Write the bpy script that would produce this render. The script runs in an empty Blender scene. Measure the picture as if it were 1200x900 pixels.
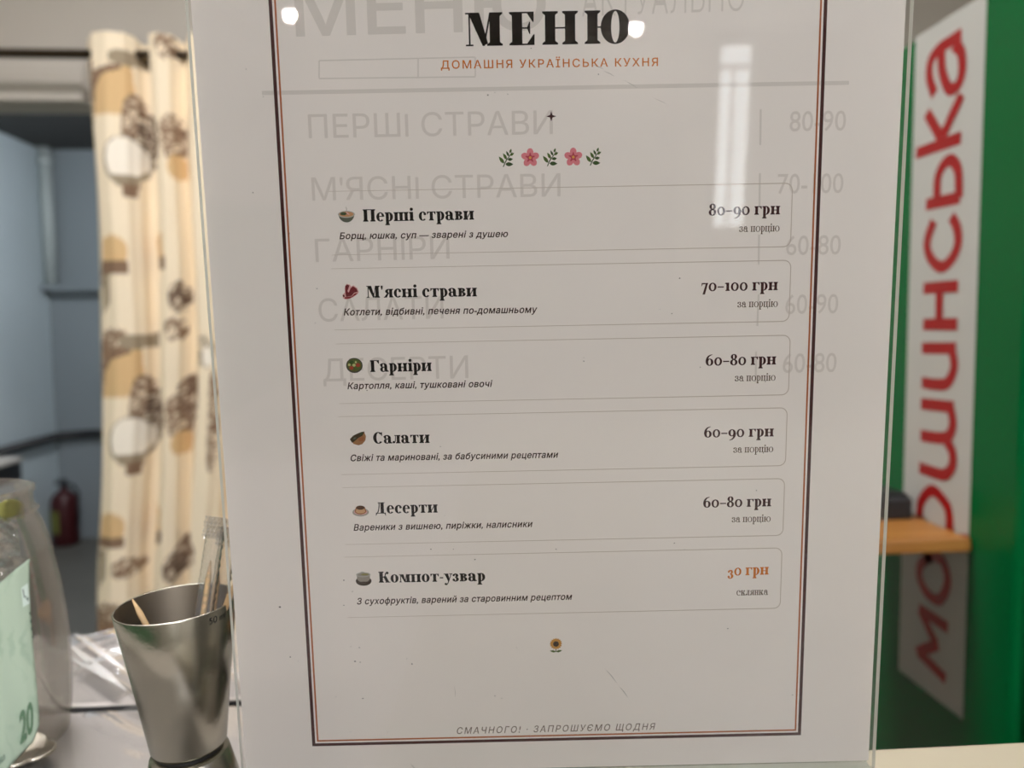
import bpy, bmesh, math, random
import numpy as np
from mathutils import Vector, Matrix, Euler
from mathutils.geometry import tessellate_polygon, delaunay_2d_cdt
random.seed(7)
C = bpy.context.scene.collection
SC = bpy.context.scene
R = math.radians
# ------------------------------------------------------------------ camera, world, exposure
EYE = Vector((0, 0, 1.3)); F = 900.0
cam_d = bpy.data.cameras.new('camera'); cam = bpy.data.objects.new('camera', cam_d); C.objects.link(cam)
cam_d.sensor_width = 36; cam_d.lens = 27; cam_d.clip_start = 0.01
W3 = (Matrix.Rotation(R(-3.8), 3, 'Z') @ Matrix.Rotation(R(90 - 4.2), 3, 'X') @ Matrix.Rotation(R(-0.6), 3, 'Z'))
cam.matrix_world = Matrix.Translation(EYE) @ W3.to_4x4()
cam_d.dof.use_dof = True; cam_d.dof.focus_distance = 0.2427; cam_d.dof.aperture_fstop = 9.6
SC.camera = cam
SC.view_settings.view_transform = 'Standard'; SC.view_settings.look = 'None'
SC.view_settings.gamma = 1; SC.view_settings.use_curve_mapping = False
SC.view_settings.exposure = 0.0
SC.cycles.use_denoising = True; SC.cycles.use_adaptive_sampling = False
SC.cycles.max_bounces = 12; SC.cycles.glossy_bounces = 10; SC.cycles.transmission_bounces = 10; SC.cycles.transparent_max_bounces = 24
SC.cycles.caustics_reflective = False; SC.cycles.caustics_refractive = False
SC.cycles.sample_clamp_indirect = 4
w = bpy.data.worlds.new('world'); SC.world = w; w.use_nodes = True
w.node_tree.nodes['Background'].inputs[0].default_value = (.75, .85, 1, 1)
w.node_tree.nodes['Background'].inputs[1].default_value = 1.0
LAMP = 300.0         # radiance of the ceiling downlights
PANEL2 = 32.0         # radiance of the added fill panel over the table
PANEL = 80.0         # radiance of the added fill panels behind the camera
PANE = 5.2           # radiance of the daylit window panes

# ------------------------------------------------------------------ helpers
def lin(r, g, b):
    f = lambda c: (c / 12.92 if c <= .04045 else ((c + .055) / 1.055) ** 2.4)
    return (f(r / 255), f(g / 255), f(b / 255), 1)
def ray(px, py): return W3 @ Vector(((px - 600) / F, (450 - py) / F, -1))
def PY(px, py, Y): d = ray(px, py); return EYE + d * (Y / d.y)
def PZ(px, py, z): d = ray(px, py); return EYE + d * ((z - EYE.z) / d.z)
def PX(px, py, X): d = ray(px, py); return EYE + d * (X / d.x)

def mat(name, col, rough=.6, metal=0, spec=.5, noise=0, nscale=30, bump=0, bscale=200, trans=0, alpha=1, emis=None, coat=0):
    m = bpy.data.materials.new(name); m.use_nodes = True; nt = m.node_tree; b = nt.nodes['Principled BSDF']
    b.inputs['Base Color'].default_value = col; b.inputs['Roughness'].default_value = rough
    b.inputs['Metallic'].default_value = metal; b.inputs['Specular IOR Level'].default_value = spec
    b.inputs['Transmission Weight'].default_value = trans; b.inputs['Alpha'].default_value = alpha
    b.inputs['Coat Weight'].default_value = coat
    if emis: b.inputs['Emission Color'].default_value = emis[0]; b.inputs['Emission Strength'].default_value = emis[1]
    tc = nt.nodes.new('ShaderNodeTexCoord')
    if noise:
        n = nt.nodes.new('ShaderNodeTexNoise'); n.inputs['Scale'].default_value = nscale; n.inputs['Detail'].default_value = 4
        nt.links.new(tc.outputs['Object'], n.inputs['Vector'])
        mx = nt.nodes.new('ShaderNodeMix'); mx.data_type = 'RGBA'; mx.blend_type = 'MULTIPLY'
        mx.inputs[6].default_value = col
        rp = nt.nodes.new('ShaderNodeValToRGB'); rp.color_ramp.elements[0].color = (1 - noise,) * 3 + (1,); rp.color_ramp.elements[1].color = (1 + noise * .3,) * 3 + (1,)
        rp.color_ramp.elements[0].position = .3; rp.color_ramp.elements[1].position = .7
        nt.links.new(n.outputs['Fac'], rp.inputs[0]); nt.links.new(rp.outputs[0], mx.inputs[7]); mx.inputs[0].default_value = 1
        nt.links.new(mx.outputs[2], b.inputs['Base Color'])
    if bump:
        n2 = nt.nodes.new('ShaderNodeTexNoise'); n2.inputs['Scale'].default_value = bscale; nt.links.new(tc.outputs['Object'], n2.inputs['Vector'])
        bp = nt.nodes.new('ShaderNodeBump'); bp.inputs['Strength'].default_value = bump; bp.inputs['Distance'].default_value = .002
        nt.links.new(n2.outputs['Fac'], bp.inputs['Height']); nt.links.new(bp.outputs[0], b.inputs['Normal'])
    return m
def clear(name, ior=1.49, tint=(1, 1, 1, 1), rough=.02, haze=0, hazecol=(.8, .8, .8, 1), boost=1.0):
    """clear plastic or glass: Fresnel reflection over see-through, with a little milky haze"""
    m = bpy.data.materials.new(name); m.use_nodes = True; nt = m.node_tree; nt.nodes.clear()
    o = nt.nodes.new('ShaderNodeOutputMaterial'); fr = nt.nodes.new('ShaderNodeFresnel'); fr.inputs[0].default_value = ior
    t = nt.nodes.new('ShaderNodeBsdfTransparent'); t.inputs[0].default_value = tint
    g = nt.nodes.new('ShaderNodeBsdfGlossy'); g.inputs['Roughness'].default_value = rough
    mx = nt.nodes.new('ShaderNodeMixShader'); src = t.outputs[0]
    if haze:
        d = nt.nodes.new('ShaderNodeBsdfDiffuse'); d.inputs[0].default_value = hazecol
        m2 = nt.nodes.new('ShaderNodeMixShader'); m2.inputs[0].default_value = haze
        nt.links.new(t.outputs[0], m2.inputs[1]); nt.links.new(d.outputs[0], m2.inputs[2]); src = m2.outputs[0]
    fac = fr.outputs[0]
    if boost != 1:
        mu = nt.nodes.new('ShaderNodeMath'); mu.operation = 'MULTIPLY'; mu.inputs[1].default_value = boost; mu.use_clamp = True
        nt.links.new(fac, mu.inputs[0]); fac = mu.outputs[0]
    nt.links.new(fac, mx.inputs[0]); nt.links.new(src, mx.inputs[1]); nt.links.new(g.outputs[0], mx.inputs[2]); nt.links.new(mx.outputs[0], o.inputs[0])
    return m

class B:
    """collects shapes into one bmesh and links them as ONE mesh object"""
    def __init__(s): s.bm = bmesh.new()
    def box(s, a, b, mi=0):
        x0, y0, z0 = a; x1, y1, z1 = b
        v = [s.bm.verts.new(p) for p in ((x0,y0,z0),(x1,y0,z0),(x1,y1,z0),(x0,y1,z0),(x0,y0,z1),(x1,y0,z1),(x1,y1,z1),(x0,y1,z1))]
        fs = []
        for f in ((3,2,1,0),(4,5,6,7),(0,1,5,4),(1,2,6,5),(2,3,7,6),(3,0,4,7)):
            fc = s.bm.faces.new([v[i] for i in f]); fc.material_index = mi; fs.append(fc)
        return fs
    def lathe(s, prof, n=48, c=(0, 0, 0), closed=False, mi=0, sc=None):
        rings = []
        for r, z in prof:
            if r < 1e-6: rings.append([s.bm.verts.new((c[0], c[1], c[2] + z))]); continue
            rings.append([s.bm.verts.new((c[0] + r * math.cos(2*math.pi*k/n), c[1] + r * math.sin(2*math.pi*k/n), c[2] + z)) for k in range(n)])
        if closed: rings.append(rings[0])
        for a, b in zip(rings, rings[1:]):
            for k in range(n):
                k2 = (k + 1) % n
                if len(a) == 1 and len(b) == 1: continue
                if len(a) == 1: vs = [a[0], b[k2], b[k]]
                elif len(b) == 1: vs = [a[k], a[k2], b[0]]
                else: vs = [a[k], a[k2], b[k2], b[k]]
                f = s.bm.faces.new(vs); f.smooth = True; f.material_index = mi
    def tube(s, pts, r, n=10, mi=0, flat=1.0):
        pts = [Vector(p) for p in pts]; rr = r if isinstance(r, (list, tuple)) else [r] * len(pts); rings = []
        up = Vector((0, 0, 1))
        for i, p in enumerate(pts):
            t = (pts[min(i+1, len(pts)-1)] - pts[max(i-1, 0)]).normalized()
            a = t.cross(up)
            if a.length < 1e-3: a = t.cross(Vector((0, 1, 0)))
            a.normalize(); b = t.cross(a)
            rings.append([s.bm.verts.new(p + a * (rr[i] * math.cos(2*math.pi*k/n)) + b * (rr[i] * flat * math.sin(2*math.pi*k/n))) for k in range(n)])
        for a, b in zip(rings, rings[1:]):
            for k in range(n):
                f = s.bm.faces.new([a[k], a[(k+1) % n], b[(k+1) % n], b[k]]); f.smooth = True; f.material_index = mi
        for rg in (rings[0][::-1], rings[-1]):
            f = s.bm.faces.new(rg); f.material_index = mi
    def grid(s, fn, nu, nv, smooth=True, mi=0):
        g = [[s.bm.verts.new(fn(i / nu, j / nv)) for i in range(nu + 1)] for j in range(nv + 1)]
        for j in range(nv):
            for i in range(nu):
                f = s.bm.faces.new([g[j][i], g[j][i+1], g[j+1][i+1], g[j+1][i]]); f.smooth = smooth; f.material_index = mi
    def poly(s, pts, z=0, mi=0):
        """flat polygon in local u,v at height z"""
        vs = [s.bm.verts.new((p[0], p[1], z)) for p in pts]
        if len(pts) <= 4 and convex(pts):
            try: f = s.bm.faces.new(vs); f.material_index = mi
            except ValueError: pass
            return
        for t in tessellate_polygon([[Vector((p[0], p[1], 0)) for p in pts]]):
            try: f = s.bm.faces.new([vs[i] for i in t]); f.material_index = mi
            except ValueError: pass
    def build(s, name, mats, parent=None, bevel=0, loc=None, recalc=True, solid=0, seg=2):
        if recalc: bmesh.ops.recalc_face_normals(s.bm, faces=s.bm.faces)
        me = bpy.data.meshes.new(name); s.bm.to_mesh(me); s.bm.free()
        o = bpy.data.objects.new(name, me); C.objects.link(o)
        for m in (mats if isinstance(mats, (list, tuple)) else [mats]): me.materials.append(m)
        if parent: o.parent = parent
        if loc is not None: o.location = loc
        if solid:
            md = o.modifiers.new('thickness', 'SOLIDIFY'); md.thickness = solid; md.offset = 0
        if bevel:
            md = o.modifiers.new('bevel', 'BEVEL'); md.width = bevel; md.segments = seg; md.limit_method = 'ANGLE'
        return o
def convex(p):
    sg = 0
    for i in range(len(p)):
        a, b, c = p[i], p[(i+1) % len(p)], p[(i+2) % len(p)]
        k = (b[0]-a[0])*(c[1]-b[1]) - (b[1]-a[1])*(c[0]-b[0])
        if abs(k) < 1e-14: continue
        if sg == 0: sg = math.copysign(1, k)
        elif sg * k < 0: return False
    return True
def tag(o, label, cat, group=None):
    o['label'] = label; o['category'] = cat
    if group: o['group'] = group
    return o
def empty(name, loc=(0, 0, 0), rot=(0, 0, 0)):
    o = bpy.data.objects.new(name, None); C.objects.link(o); o.location = loc; o.rotation_euler = rot; o.empty_display_size = .02
    return o
def struct(o): o['kind'] = 'structure'; return o

# ------------------------------------------------------------------ materials
M = {}
M['wall'] = mat('wall_paint', lin(188, 182, 173), .8, noise=.05, nscale=2)
M['ceil'] = mat('ceiling_paint', lin(225, 222, 216), .8)
M['trim'] = mat('trim_paint', lin(200, 194, 185), .5)
M['floor'] = mat('floor_tile', lin(176, 166, 154), .35, noise=.15, nscale=6)
M['blue'] = mat('blue_grey_paint', lin(208, 220, 225), .6, noise=.05, nscale=3)
M['grey'] = mat('grey_paint', lin(140, 148, 152), .7)
M['unlitceil'] = mat('unlit_ceiling_tone', lin(74, 72, 70), .8)  # shade of the unlit ceiling put into its colour
M['floor2'] = mat('grey_floor', lin(104, 102, 96), .5, noise=.1, nscale=4)
M['green'] = mat('fridge_green', lin(0, 98, 48), .22, spec=.25)
M['strip'] = mat('sign_white', lin(190, 190, 185), .4)
M['red'] = mat('sign_red', lin(158, 8, 14), .4)
M['steel'] = mat('brushed_steel', lin(160, 156, 144), .24, metal=1, bump=.03, bscale=400)
_n = M['steel'].node_tree; _t = _n.nodes.new('ShaderNodeTangent'); _t.direction_type = 'RADIAL'; _t.axis = 'Z'
_b = _n.nodes['Principled BSDF']; _b.inputs['Anisotropic'].default_value = .75; _n.links.new(_t.outputs[0], _b.inputs['Tangent'])
M['dark'] = mat('dark_plastic', lin(34, 34, 36), .4)
M['black'] = mat('black_rubber', lin(18, 18, 20), .5)
M['rod'] = mat('bronze_metal', lin(66, 54, 42), .35, metal=.7)
M['cream'] = mat('cream_laminate', lin(186, 176, 153), .35, noise=.04, nscale=15)
M['table'] = mat('white_tabletop', lin(214, 206, 200), .3, noise=.03, nscale=8)
M['woodt'] = mat('toothpick_wood', lin(222, 186, 138), .6, noise=.15, nscale=300)
M['acryl'] = clear('clear_acrylic', 1.49, (.985, .985, .98, 1), .012, boost=.75)
def edgemat(name, col, clearness):
    m = bpy.data.materials.new(name); m.use_nodes = True; nt = m.node_tree; nt.nodes.clear()
    o = nt.nodes.new('ShaderNodeOutputMaterial'); d = nt.nodes.new('ShaderNodeBsdfDiffuse'); t = nt.nodes.new('ShaderNodeBsdfTranslucent'); p = nt.nodes.new('ShaderNodeBsdfTransparent'); g = nt.nodes.new('ShaderNodeBsdfGlossy')
    d.inputs[0].default_value = col; t.inputs[0].default_value = col; g.inputs['Roughness'].default_value = .12
    a = nt.nodes.new('ShaderNodeMixShader'); b = nt.nodes.new('ShaderNodeMixShader'); c = nt.nodes.new('ShaderNodeMixShader')
    a.inputs[0].default_value = .5; b.inputs[0].default_value = clearness; c.inputs[0].default_value = .12
    nt.links.new(d.outputs[0], a.inputs[1]); nt.links.new(t.outputs[0], a.inputs[2]); nt.links.new(a.outputs[0], b.inputs[1]); nt.links.new(p.outputs[0], b.inputs[2])
    nt.links.new(b.outputs[0], c.inputs[1]); nt.links.new(g.outputs[0], c.inputs[2]); nt.links.new(c.outputs[0], o.inputs[0]); return m
M['aedge'] = edgemat('lit_acrylic_edge', lin(248, 250, 242), .1); M['aedge2'] = edgemat('shaded_acrylic_edge', lin(176, 184, 166), .25)  # bright and shaded edge lines of the acrylic put into the colour
M['film'] = clear('clear_film', 1.5, (1, 1, 1, 1), .06, haze=.1, boost=2.2)
M['jar'] = clear('jar_plastic', 1.35, (.97, .965, .95, 1), .05, boost=.5, haze=.10, hazecol=lin(215, 200, 185))
M['lens'] = mat('lamp_glow', (1, 1, 1, 1), .5, emis=((1, .93, .86, 1), LAMP))
M['lens2'] = mat('added_daylight_glow', (1, 1, 1, 1), .5, emis=((.9, .95, 1, 1), 140))
M['pane'] = mat('daylit_pane', (1, 1, 1, 1), .2, emis=((.93, .97, 1, 1), PANE))
M['chrome'] = mat('white_enamel', lin(235, 233, 228), .3)

# wood shelf: streaked grain
def wood(name, c1, c2, sc=(2, 30, 30)):
    m = mat(name, lin(*c1), .4); nt = m.node_tree; b = nt.nodes['Principled BSDF']
    tc = nt.nodes.new('ShaderNodeTexCoord'); mp = nt.nodes.new('ShaderNodeMapping'); mp.inputs['Scale'].default_value = sc
    n = nt.nodes.new('ShaderNodeTexNoise'); n.inputs['Scale'].default_value = 3; n.inputs['Detail'].default_value = 6
    rp = nt.nodes.new('ShaderNodeValToRGB'); rp.color_ramp.elements[0].color = lin(*c1); rp.color_ramp.elements[1].color = lin(*c2)
    rp.color_ramp.elements[0].position = .35; rp.color_ramp.elements[1].position = .65
    nt.links.new(tc.outputs['Object'], mp.inputs[0]); nt.links.new(mp.outputs[0], n.inputs['Vector']); nt.links.new(n.outputs['Fac'], rp.inputs[0]); nt.links.new(rp.outputs[0], b.inputs['Base Color'])
    return m
M['wood'] = wood('shelf_wood', (150, 98, 42), (174, 120, 58))

M['paper'] = mat('thin_paper', lin(243, 236, 231), .8, spec=.2, noise=.02, nscale=25)
def ink(name, c): return mat(name, lin(*c), .7, spec=.03)
I = {k: ink(k + '_ink', v) for k, v in dict(title=(18, 12, 10), head=(20, 14, 12), brown=(52, 28, 20), maroon=(58, 22, 26), orange=(206, 116, 30), note=(84, 64, 46),
     line=(200, 187, 176), frame=(70, 38, 38), frameor=(176, 100, 56), foot=(122, 106, 98), ghost=(223, 215, 209), ghost2=(222, 215, 209), black=(26, 20, 18),
     leaf=(78, 100, 46), leaf2=(54, 78, 38), pink=(222, 130, 140), pink2=(186, 70, 84), yellow=(224, 158, 82), rim=(176, 174, 164), bowl=(92, 96, 84), greens=(52, 70, 42),
     soup=(190, 142, 102), meat=(110, 32, 40), meat2=(132, 44, 50), fat=(222, 170, 168), darkrim=(70, 66, 60), salad=(86, 92, 46), tomato=(158, 66, 48), cucumber=(184, 186, 124),
     shell=(156, 112, 74), filling=(66, 52, 34), plate=(166, 160, 150), custard=(206, 160, 118), caramel=(74, 40, 18), custard2=(156, 96, 58), pot=(150, 142, 132), potdark=(60, 48, 38), tea=(136, 130, 76),
     petal=(200, 144, 70), seed=(58, 42, 30), steam=(190, 182, 174)).items()}

# ------------------------------------------------------------------ the rooms
CZ = 2.9; FY = -6.45; BY = 2.6; LX = -2.3; RX = 2.4
def sbox(name, a, b, m): bb = B(); bb.box(a, b); return struct(bb.build(name, m))
sbox('floor', (LX - .1, FY - .1, -.1), (RX + .1, BY, 0), M['floor'])
sbox('ceiling', (LX - .1, FY - .1, CZ), (RX + .1, BY + .12, CZ + .1), M['ceil'])
sbox('wall_left', (LX - .1, FY, 0), (LX, BY, CZ), M['wall'])
sbox('wall_right', (RX, FY, 0), (RX + .1, BY, CZ), M['wall'])
sbox('reflect_panel_green', (LX, FY, 0), (LX + .01, BY, 1.5), M['green'])  # unseen green panel added for the green edge reflection in the jigger
# back wall with the open doorway
dz = PY(20, 121, BY).z; dxr = PY(150, 300, BY).x; dxl = -1.9
bb = B(); bb.box((LX, BY, 0), (dxl, BY + .12, CZ)); bb.box((dxr, BY, 0), (RX, BY + .12, CZ)); bb.box((dxl, BY, dz), (dxr, BY + .12, CZ))
struct(bb.build('wall_back', M['wall']))
zt0 = PY(20, 71, BY - .02).z; zt1 = PY(20, 93, BY - .03).z
bb = B(); bb.box((dxl - .08, BY - .02, dz), (PY(97, 80, BY - .02).x, BY, zt0)); bb.box((dxl - .08, BY - .035, dz), (PY(97, 80, BY - .02).x, BY - .02, zt1))
struct(bb.build('trim_1', M['trim'], bevel=.004))
# wall behind the camera with the tall window
wx0, wx1, wz0, wz1 = 1.42, 1.77, 1.25, 2.84
bb = B(); bb.box((LX, FY - .12, 0), (wx0, FY, CZ)); bb.box((wx1, FY - .12, 0), (RX, FY, CZ)); bb.box((wx0, FY - .12, 0), (wx1, FY, wz0)); bb.box((wx0, FY - .12, wz1), (wx1, FY, CZ))
struct(bb.build('wall_front', M['wall']))
win = struct(empty('window_1', (wx0, FY, wz0)))
bb = B(); bb.box((wx0, FY - .10, wz0), (wx1, FY - .095, wz1)); bb.build('pane', M['pane'], win).matrix_parent_inverse = Matrix.Translation((-wx0, -FY, -wz0))
bb = B()
for a, b in (((wx0, wz0), (wx0 + .05, wz1)), ((wx1 - .05, wz0), (wx1, wz1)), ((wx0, wz0), (wx1, wz0 + .05)), ((wx0, wz1 - .05), (wx1, wz1)), ((wx0, 2.60), (wx1, 2.64)), ((wx0 + .15, wz0), (wx0 + .175, 2.60))):
    bb.box((a[0], FY - .09, a[1]), (b[0], FY - .05, b[1]))
bb.build('window_frame', M['chrome'], win).matrix_parent_inverse = Matrix.Translation((-wx0, -FY, -wz0))
# pale sheet added for the window reveal's light band (seen only in reflections)
bb = B(); bb.grid(lambda u, v: (1.13 + .30 * u, FY + .06 + .02 * math.sin(u * 30), .5 + 2.25 * v), 40, 6)
tag(bb.build('reveal_band', mat('reveal_band_pale', lin(232, 226, 214), .8), solid=.003), 'pale sheet added beside the window for the lit reveal band in reflections', 'curtain')

# the next room through the doorway
NY = 4.95; nz = PY(60, 175, NY).z; cx = PY(60, 400, NY).x
sbox('floor_next_room', (-3.4, BY, -.1), (.6, NY + .1, -.001), M['floor2'])
sbox('ceiling_next_room', (-3.4, BY + .12, nz), (.6, NY, nz + .1), M['unlitceil'])
sbox('wall_next_room_back', (cx, NY, 0), (.6, NY + .1, nz), M['grey'])
sbox('wall_next_room_right', (.5, BY + .12, 0), (.6, NY, nz), M['grey'])
sbox('wall_next_room_left', (cx - .1, BY + .12, 0), (cx, NY, nz), M['blue'])

# ------------------------------------------------------------------ ceiling lamps
def downlight(x, y, label, lens='lens', z=CZ, r=.042):
    t = empty('downlight', (x, y, z)); tag(t, label, 'ceiling lamp', 'round ceiling downlights')
    bb = B(); bb.lathe([(r, -.004), (r, -.012), (r + .014, -.012), (r + .018, -.004), (r + .018, 0), (r, 0)], 32, closed=True); bb.build('trim_ring', M['chrome'], t)
    bb = B(); bb.lathe([(r * .93 * math.sin(R(a)), -.036 - r * .93 * math.cos(R(a))) for a in range(0, 150, 15)] + [(r * .5, -.002), (0, -.002)], 32); bb.build('lens', M[lens], t)
    return t
downlight(-1.89, -5.56, 'round downlight seen as the left bright spot mirrored in the acrylic')
downlight(.72, -6.19, 'round downlight seen as the right bright spot mirrored in the acrylic')
downlight(-.15, 1.05, 'round downlight in the ceiling straight above the wooden shelf side')
M['panel'] = mat('fill_panel_glow', (1, 1, 1, 1), .5, emis=((.95, .965, 1.02, 1), PANEL))
M['panel2'] = mat('fill_panel_glow_soft', (1, 1, 1, 1), .5, emis=((1, .98, .99, 1), PANEL2))
def fill_panel(x, y, label, g='panel'):  # unseen fill panels added to brighten the sheet, wall and sign strip
    t = empty('fill_panel', (x, y, CZ)); tag(t, label, 'ceiling lamp', 'added fill panels')
    bb = B()
    for a, b in (((-.31, -.31), (.31, -.29)), ((-.31, .29), (.31, .31)), ((-.31, -.29), (-.29, .29)), ((.29, -.29), (.31, .29))): bb.box((a[0], a[1], -.012), (b[0], b[1], 0))
    bb.build('frame', M['chrome'], t)
    bb = B(); bb.box((-.29, -.29, -.008), (.29, .29, -.003)); bb.build('diffuser', M[g], t)
fill_panel(.8, -1.9, 'added square fill light behind the camera, nearest the counter')
fill_panel(.85, -3.2, 'added square fill light behind the camera, farther from the counter')
fill_panel(-.7, 1.05, 'added square fill light above the table between curtain and fridge', 'panel2')
for i, (x, y) in enumerate(((-1.5, 3.5),)):  # unseen lamp added in place of the next room's daylight
    downlight(x, y, 'added cool lamp standing in for daylight in the next room', 'lens2', nz, .11)

# ------------------------------------------------------------------ next-room contents
te = empty('fire_extinguisher', (*PY(77, 618, 4.82).xy, 0)); tag(te, 'dark red fire extinguisher standing on the grey floor past the doorway', 'fire extinguisher')
M['ext'] = mat('extinguisher_red', lin(66, 16, 20), .4)
bb = B(); bb.lathe([(0, 0), (.07, 0), (.076, .01), (.076, .26), (.066, .30), (.035, .33), (.022, .335), (.022, .35), (0, .35)], 28); bb.build('cylinder', M['ext'], te)
bb = B(); bb.lathe([(.0772, .08), (.0772, .22)], 28); bmesh.ops.delete(bb.bm, geom=[f for f in bb.bm.faces if f.calc_center_median().x > -.005 or f.calc_center_median().y > .06], context='FACES')
bb.build('label', mat('label_yellow_green', lin(116, 118, 52), .5), te)
bb = B(); bb.lathe([(0, .35), (.016, .35), (.016, .375), (0, .375)], 14); bb.box((-.05, -.008, .375), (.02, .008, .385)); bb.box((-.045, -.008, .395), (.02, .008, .403)); bb.box((.01, -.008, .385), (.02, .008, .395)); bb.build('valve', M['black'], te)
bb = B(); bb.tube([(.015, 0, .365), (.06, -.01, .37), (.095, -.02, .32), (.09, -.02, .2), (.085, -.02, .12)], .008, 8); bb.build('hose', M['black'], te)

# dark pipe along two walls, pale pipe in the corner, ledge, work bench, door edge
p0 = PY(108, 508, NY - .03); p1 = PY(60, 511, NY - .04); p1.x = cx + .03; p2 = Vector((p1.x, BY + .3, p1.z))
bb = B(); bb.tube([p0 + Vector((1.2, 0, 0)), p0, p1, p2], .026, 12)
tag(bb.build('wall_pipe', M['dark']), 'dark grey pipe running along the walls of the next room', 'pipe')
a = PY(58, 335, NY - .05); a.x = cx + .045
bb = B(); bb.tube([(a.x, a.y, a.z), (a.x, a.y, nz)], .035, 14); bb.tube([(a.x, a.y, nz - .10), (a.x, a.y, nz - .06)], .042, 14)
tag(bb.build('corner_pipe', mat('pipe_paint', lin(188, 196, 194), .5)), 'pale vertical pipe in the corner of the next room', 'pipe')
bb = B(); bb.box((a.x - .04, NY - .1, a.z - .03), (a.x + .9, NY, a.z)); bb.box((a.x - .04, NY - .03, a.z - .07), (a.x + .9, NY, a.z - .03))
tag(bb.build('wall_ledge', M['grey'], bevel=.004), 'grey wall ledge under the pale corner pipe', 'ledge')
tb = empty('work_bench', (-2.05, 3.45, 0)); tag(tb, 'dark edged work bench at the left doorway edge', 'bench')
bz = PY(10, 552, 3.5).z; bxr = PY(28, 560, 3.9).x
bb = B(); bb.box((bxr - .3, 3.3, bz - .02), (bxr, 3.9, bz)); bb.build('bench_top', M['trim'], tb, bevel=.003).matrix_parent_inverse = Matrix.Translation((2.05, -3.45, 0))
bb = B(); bb.box((bxr - .29, 3.31, bz - .11), (bxr - .005, 3.89, bz - .02)); bb.build('apron', M['dark'], tb).matrix_parent_inverse = Matrix.Translation((2.05, -3.45, 0))
for lx in (bxr - .26, bxr - .2):
    for ly in (3.34, 3.86):
        bb = B(); bb.box((lx - .02, ly - .02, 0), (lx + .02, ly + .02, bz - .11)); bb.build('leg', M['blue'], tb).matrix_parent_inverse = Matrix.Translation((2.05, -3.45, 0))

# ------------------------------------------------------------------ curtain and rod
RY = 2.45; rz = PY(60, 63, RY).z
tr = empty('curtain_rod', (-1.8, RY, rz)); tag(tr, 'dark bronze curtain rod over the doorway', 'curtain rod')
bb = B(); bb.tube([(-.35, 0, 0), (2.1, 0, 0)], .014, 14); bb.build('rod', M['rod'], tr)
bb = B(); bb.lathe([(0, -.03), (.02, -.02), (.03, 0), (.02, .02), (0, .03)], 16); bb.build('finial', M['rod'], tr, loc=(2.12, 0, 0))
for lx in (-.25, 1.98):
    bb = B(); bb.box((lx - .012, .012, -.012), (lx + .012, BY - RY, .012)); bb.box((lx - .02, BY - RY - .008, -.04), (lx + .02, BY - RY, .04)); bb.build('bracket', M['rod'], tr)

cpx0, cpx1 = 104.0, 285.0
X0c = PY(cpx0, 400, RY).x; X1c = PY(cpx1, 400, RY).x
ztop = PY(140, 37, RY - .05).z; zbot = .03
def smooth(t): t = max(0, min(1, t)); return t * t * (3 - 2 * t)
KN = [(104, .035), (112, -.005), (120, -.05), (136, -.068), (152, -.055), (160, -.02), (166, .04), (171, .05), (177, .03), (184, -.045), (193, -.06), (203, -.045), (209, .0), (213, .03), (219, .0), (228, -.055), (242, -.06), (252, -.03), (260, .03), (268, -.03), (285, -.05)]
def foldy(px):
    for (a, ya), (b, yb) in zip(KN, KN[1:]):
        if a <= px <= b: return ya + (yb - ya) * smooth((px - a) / (b - a))
    return 0
def fpr(u, v):
    px = cpx0 + (cpx1 - cpx0) * u
    z = zbot + (ztop - zbot) * v
    am = .75 + .35 * (1 - v)
    y = foldy(px) * am
    x = X0c + (X1c - X0c) * u + .004 * math.sin(z * 7 + px * .08)
    x += .033 * smooth((v - .2) / .5) - .03 * (1 - smooth((v - .1) / .4))
    return (x, RY - .004 + y, z + (-.012 * smooth((y + .02) / .06) if v > .97 else 0))
NU, NV = 150, 330
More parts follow.
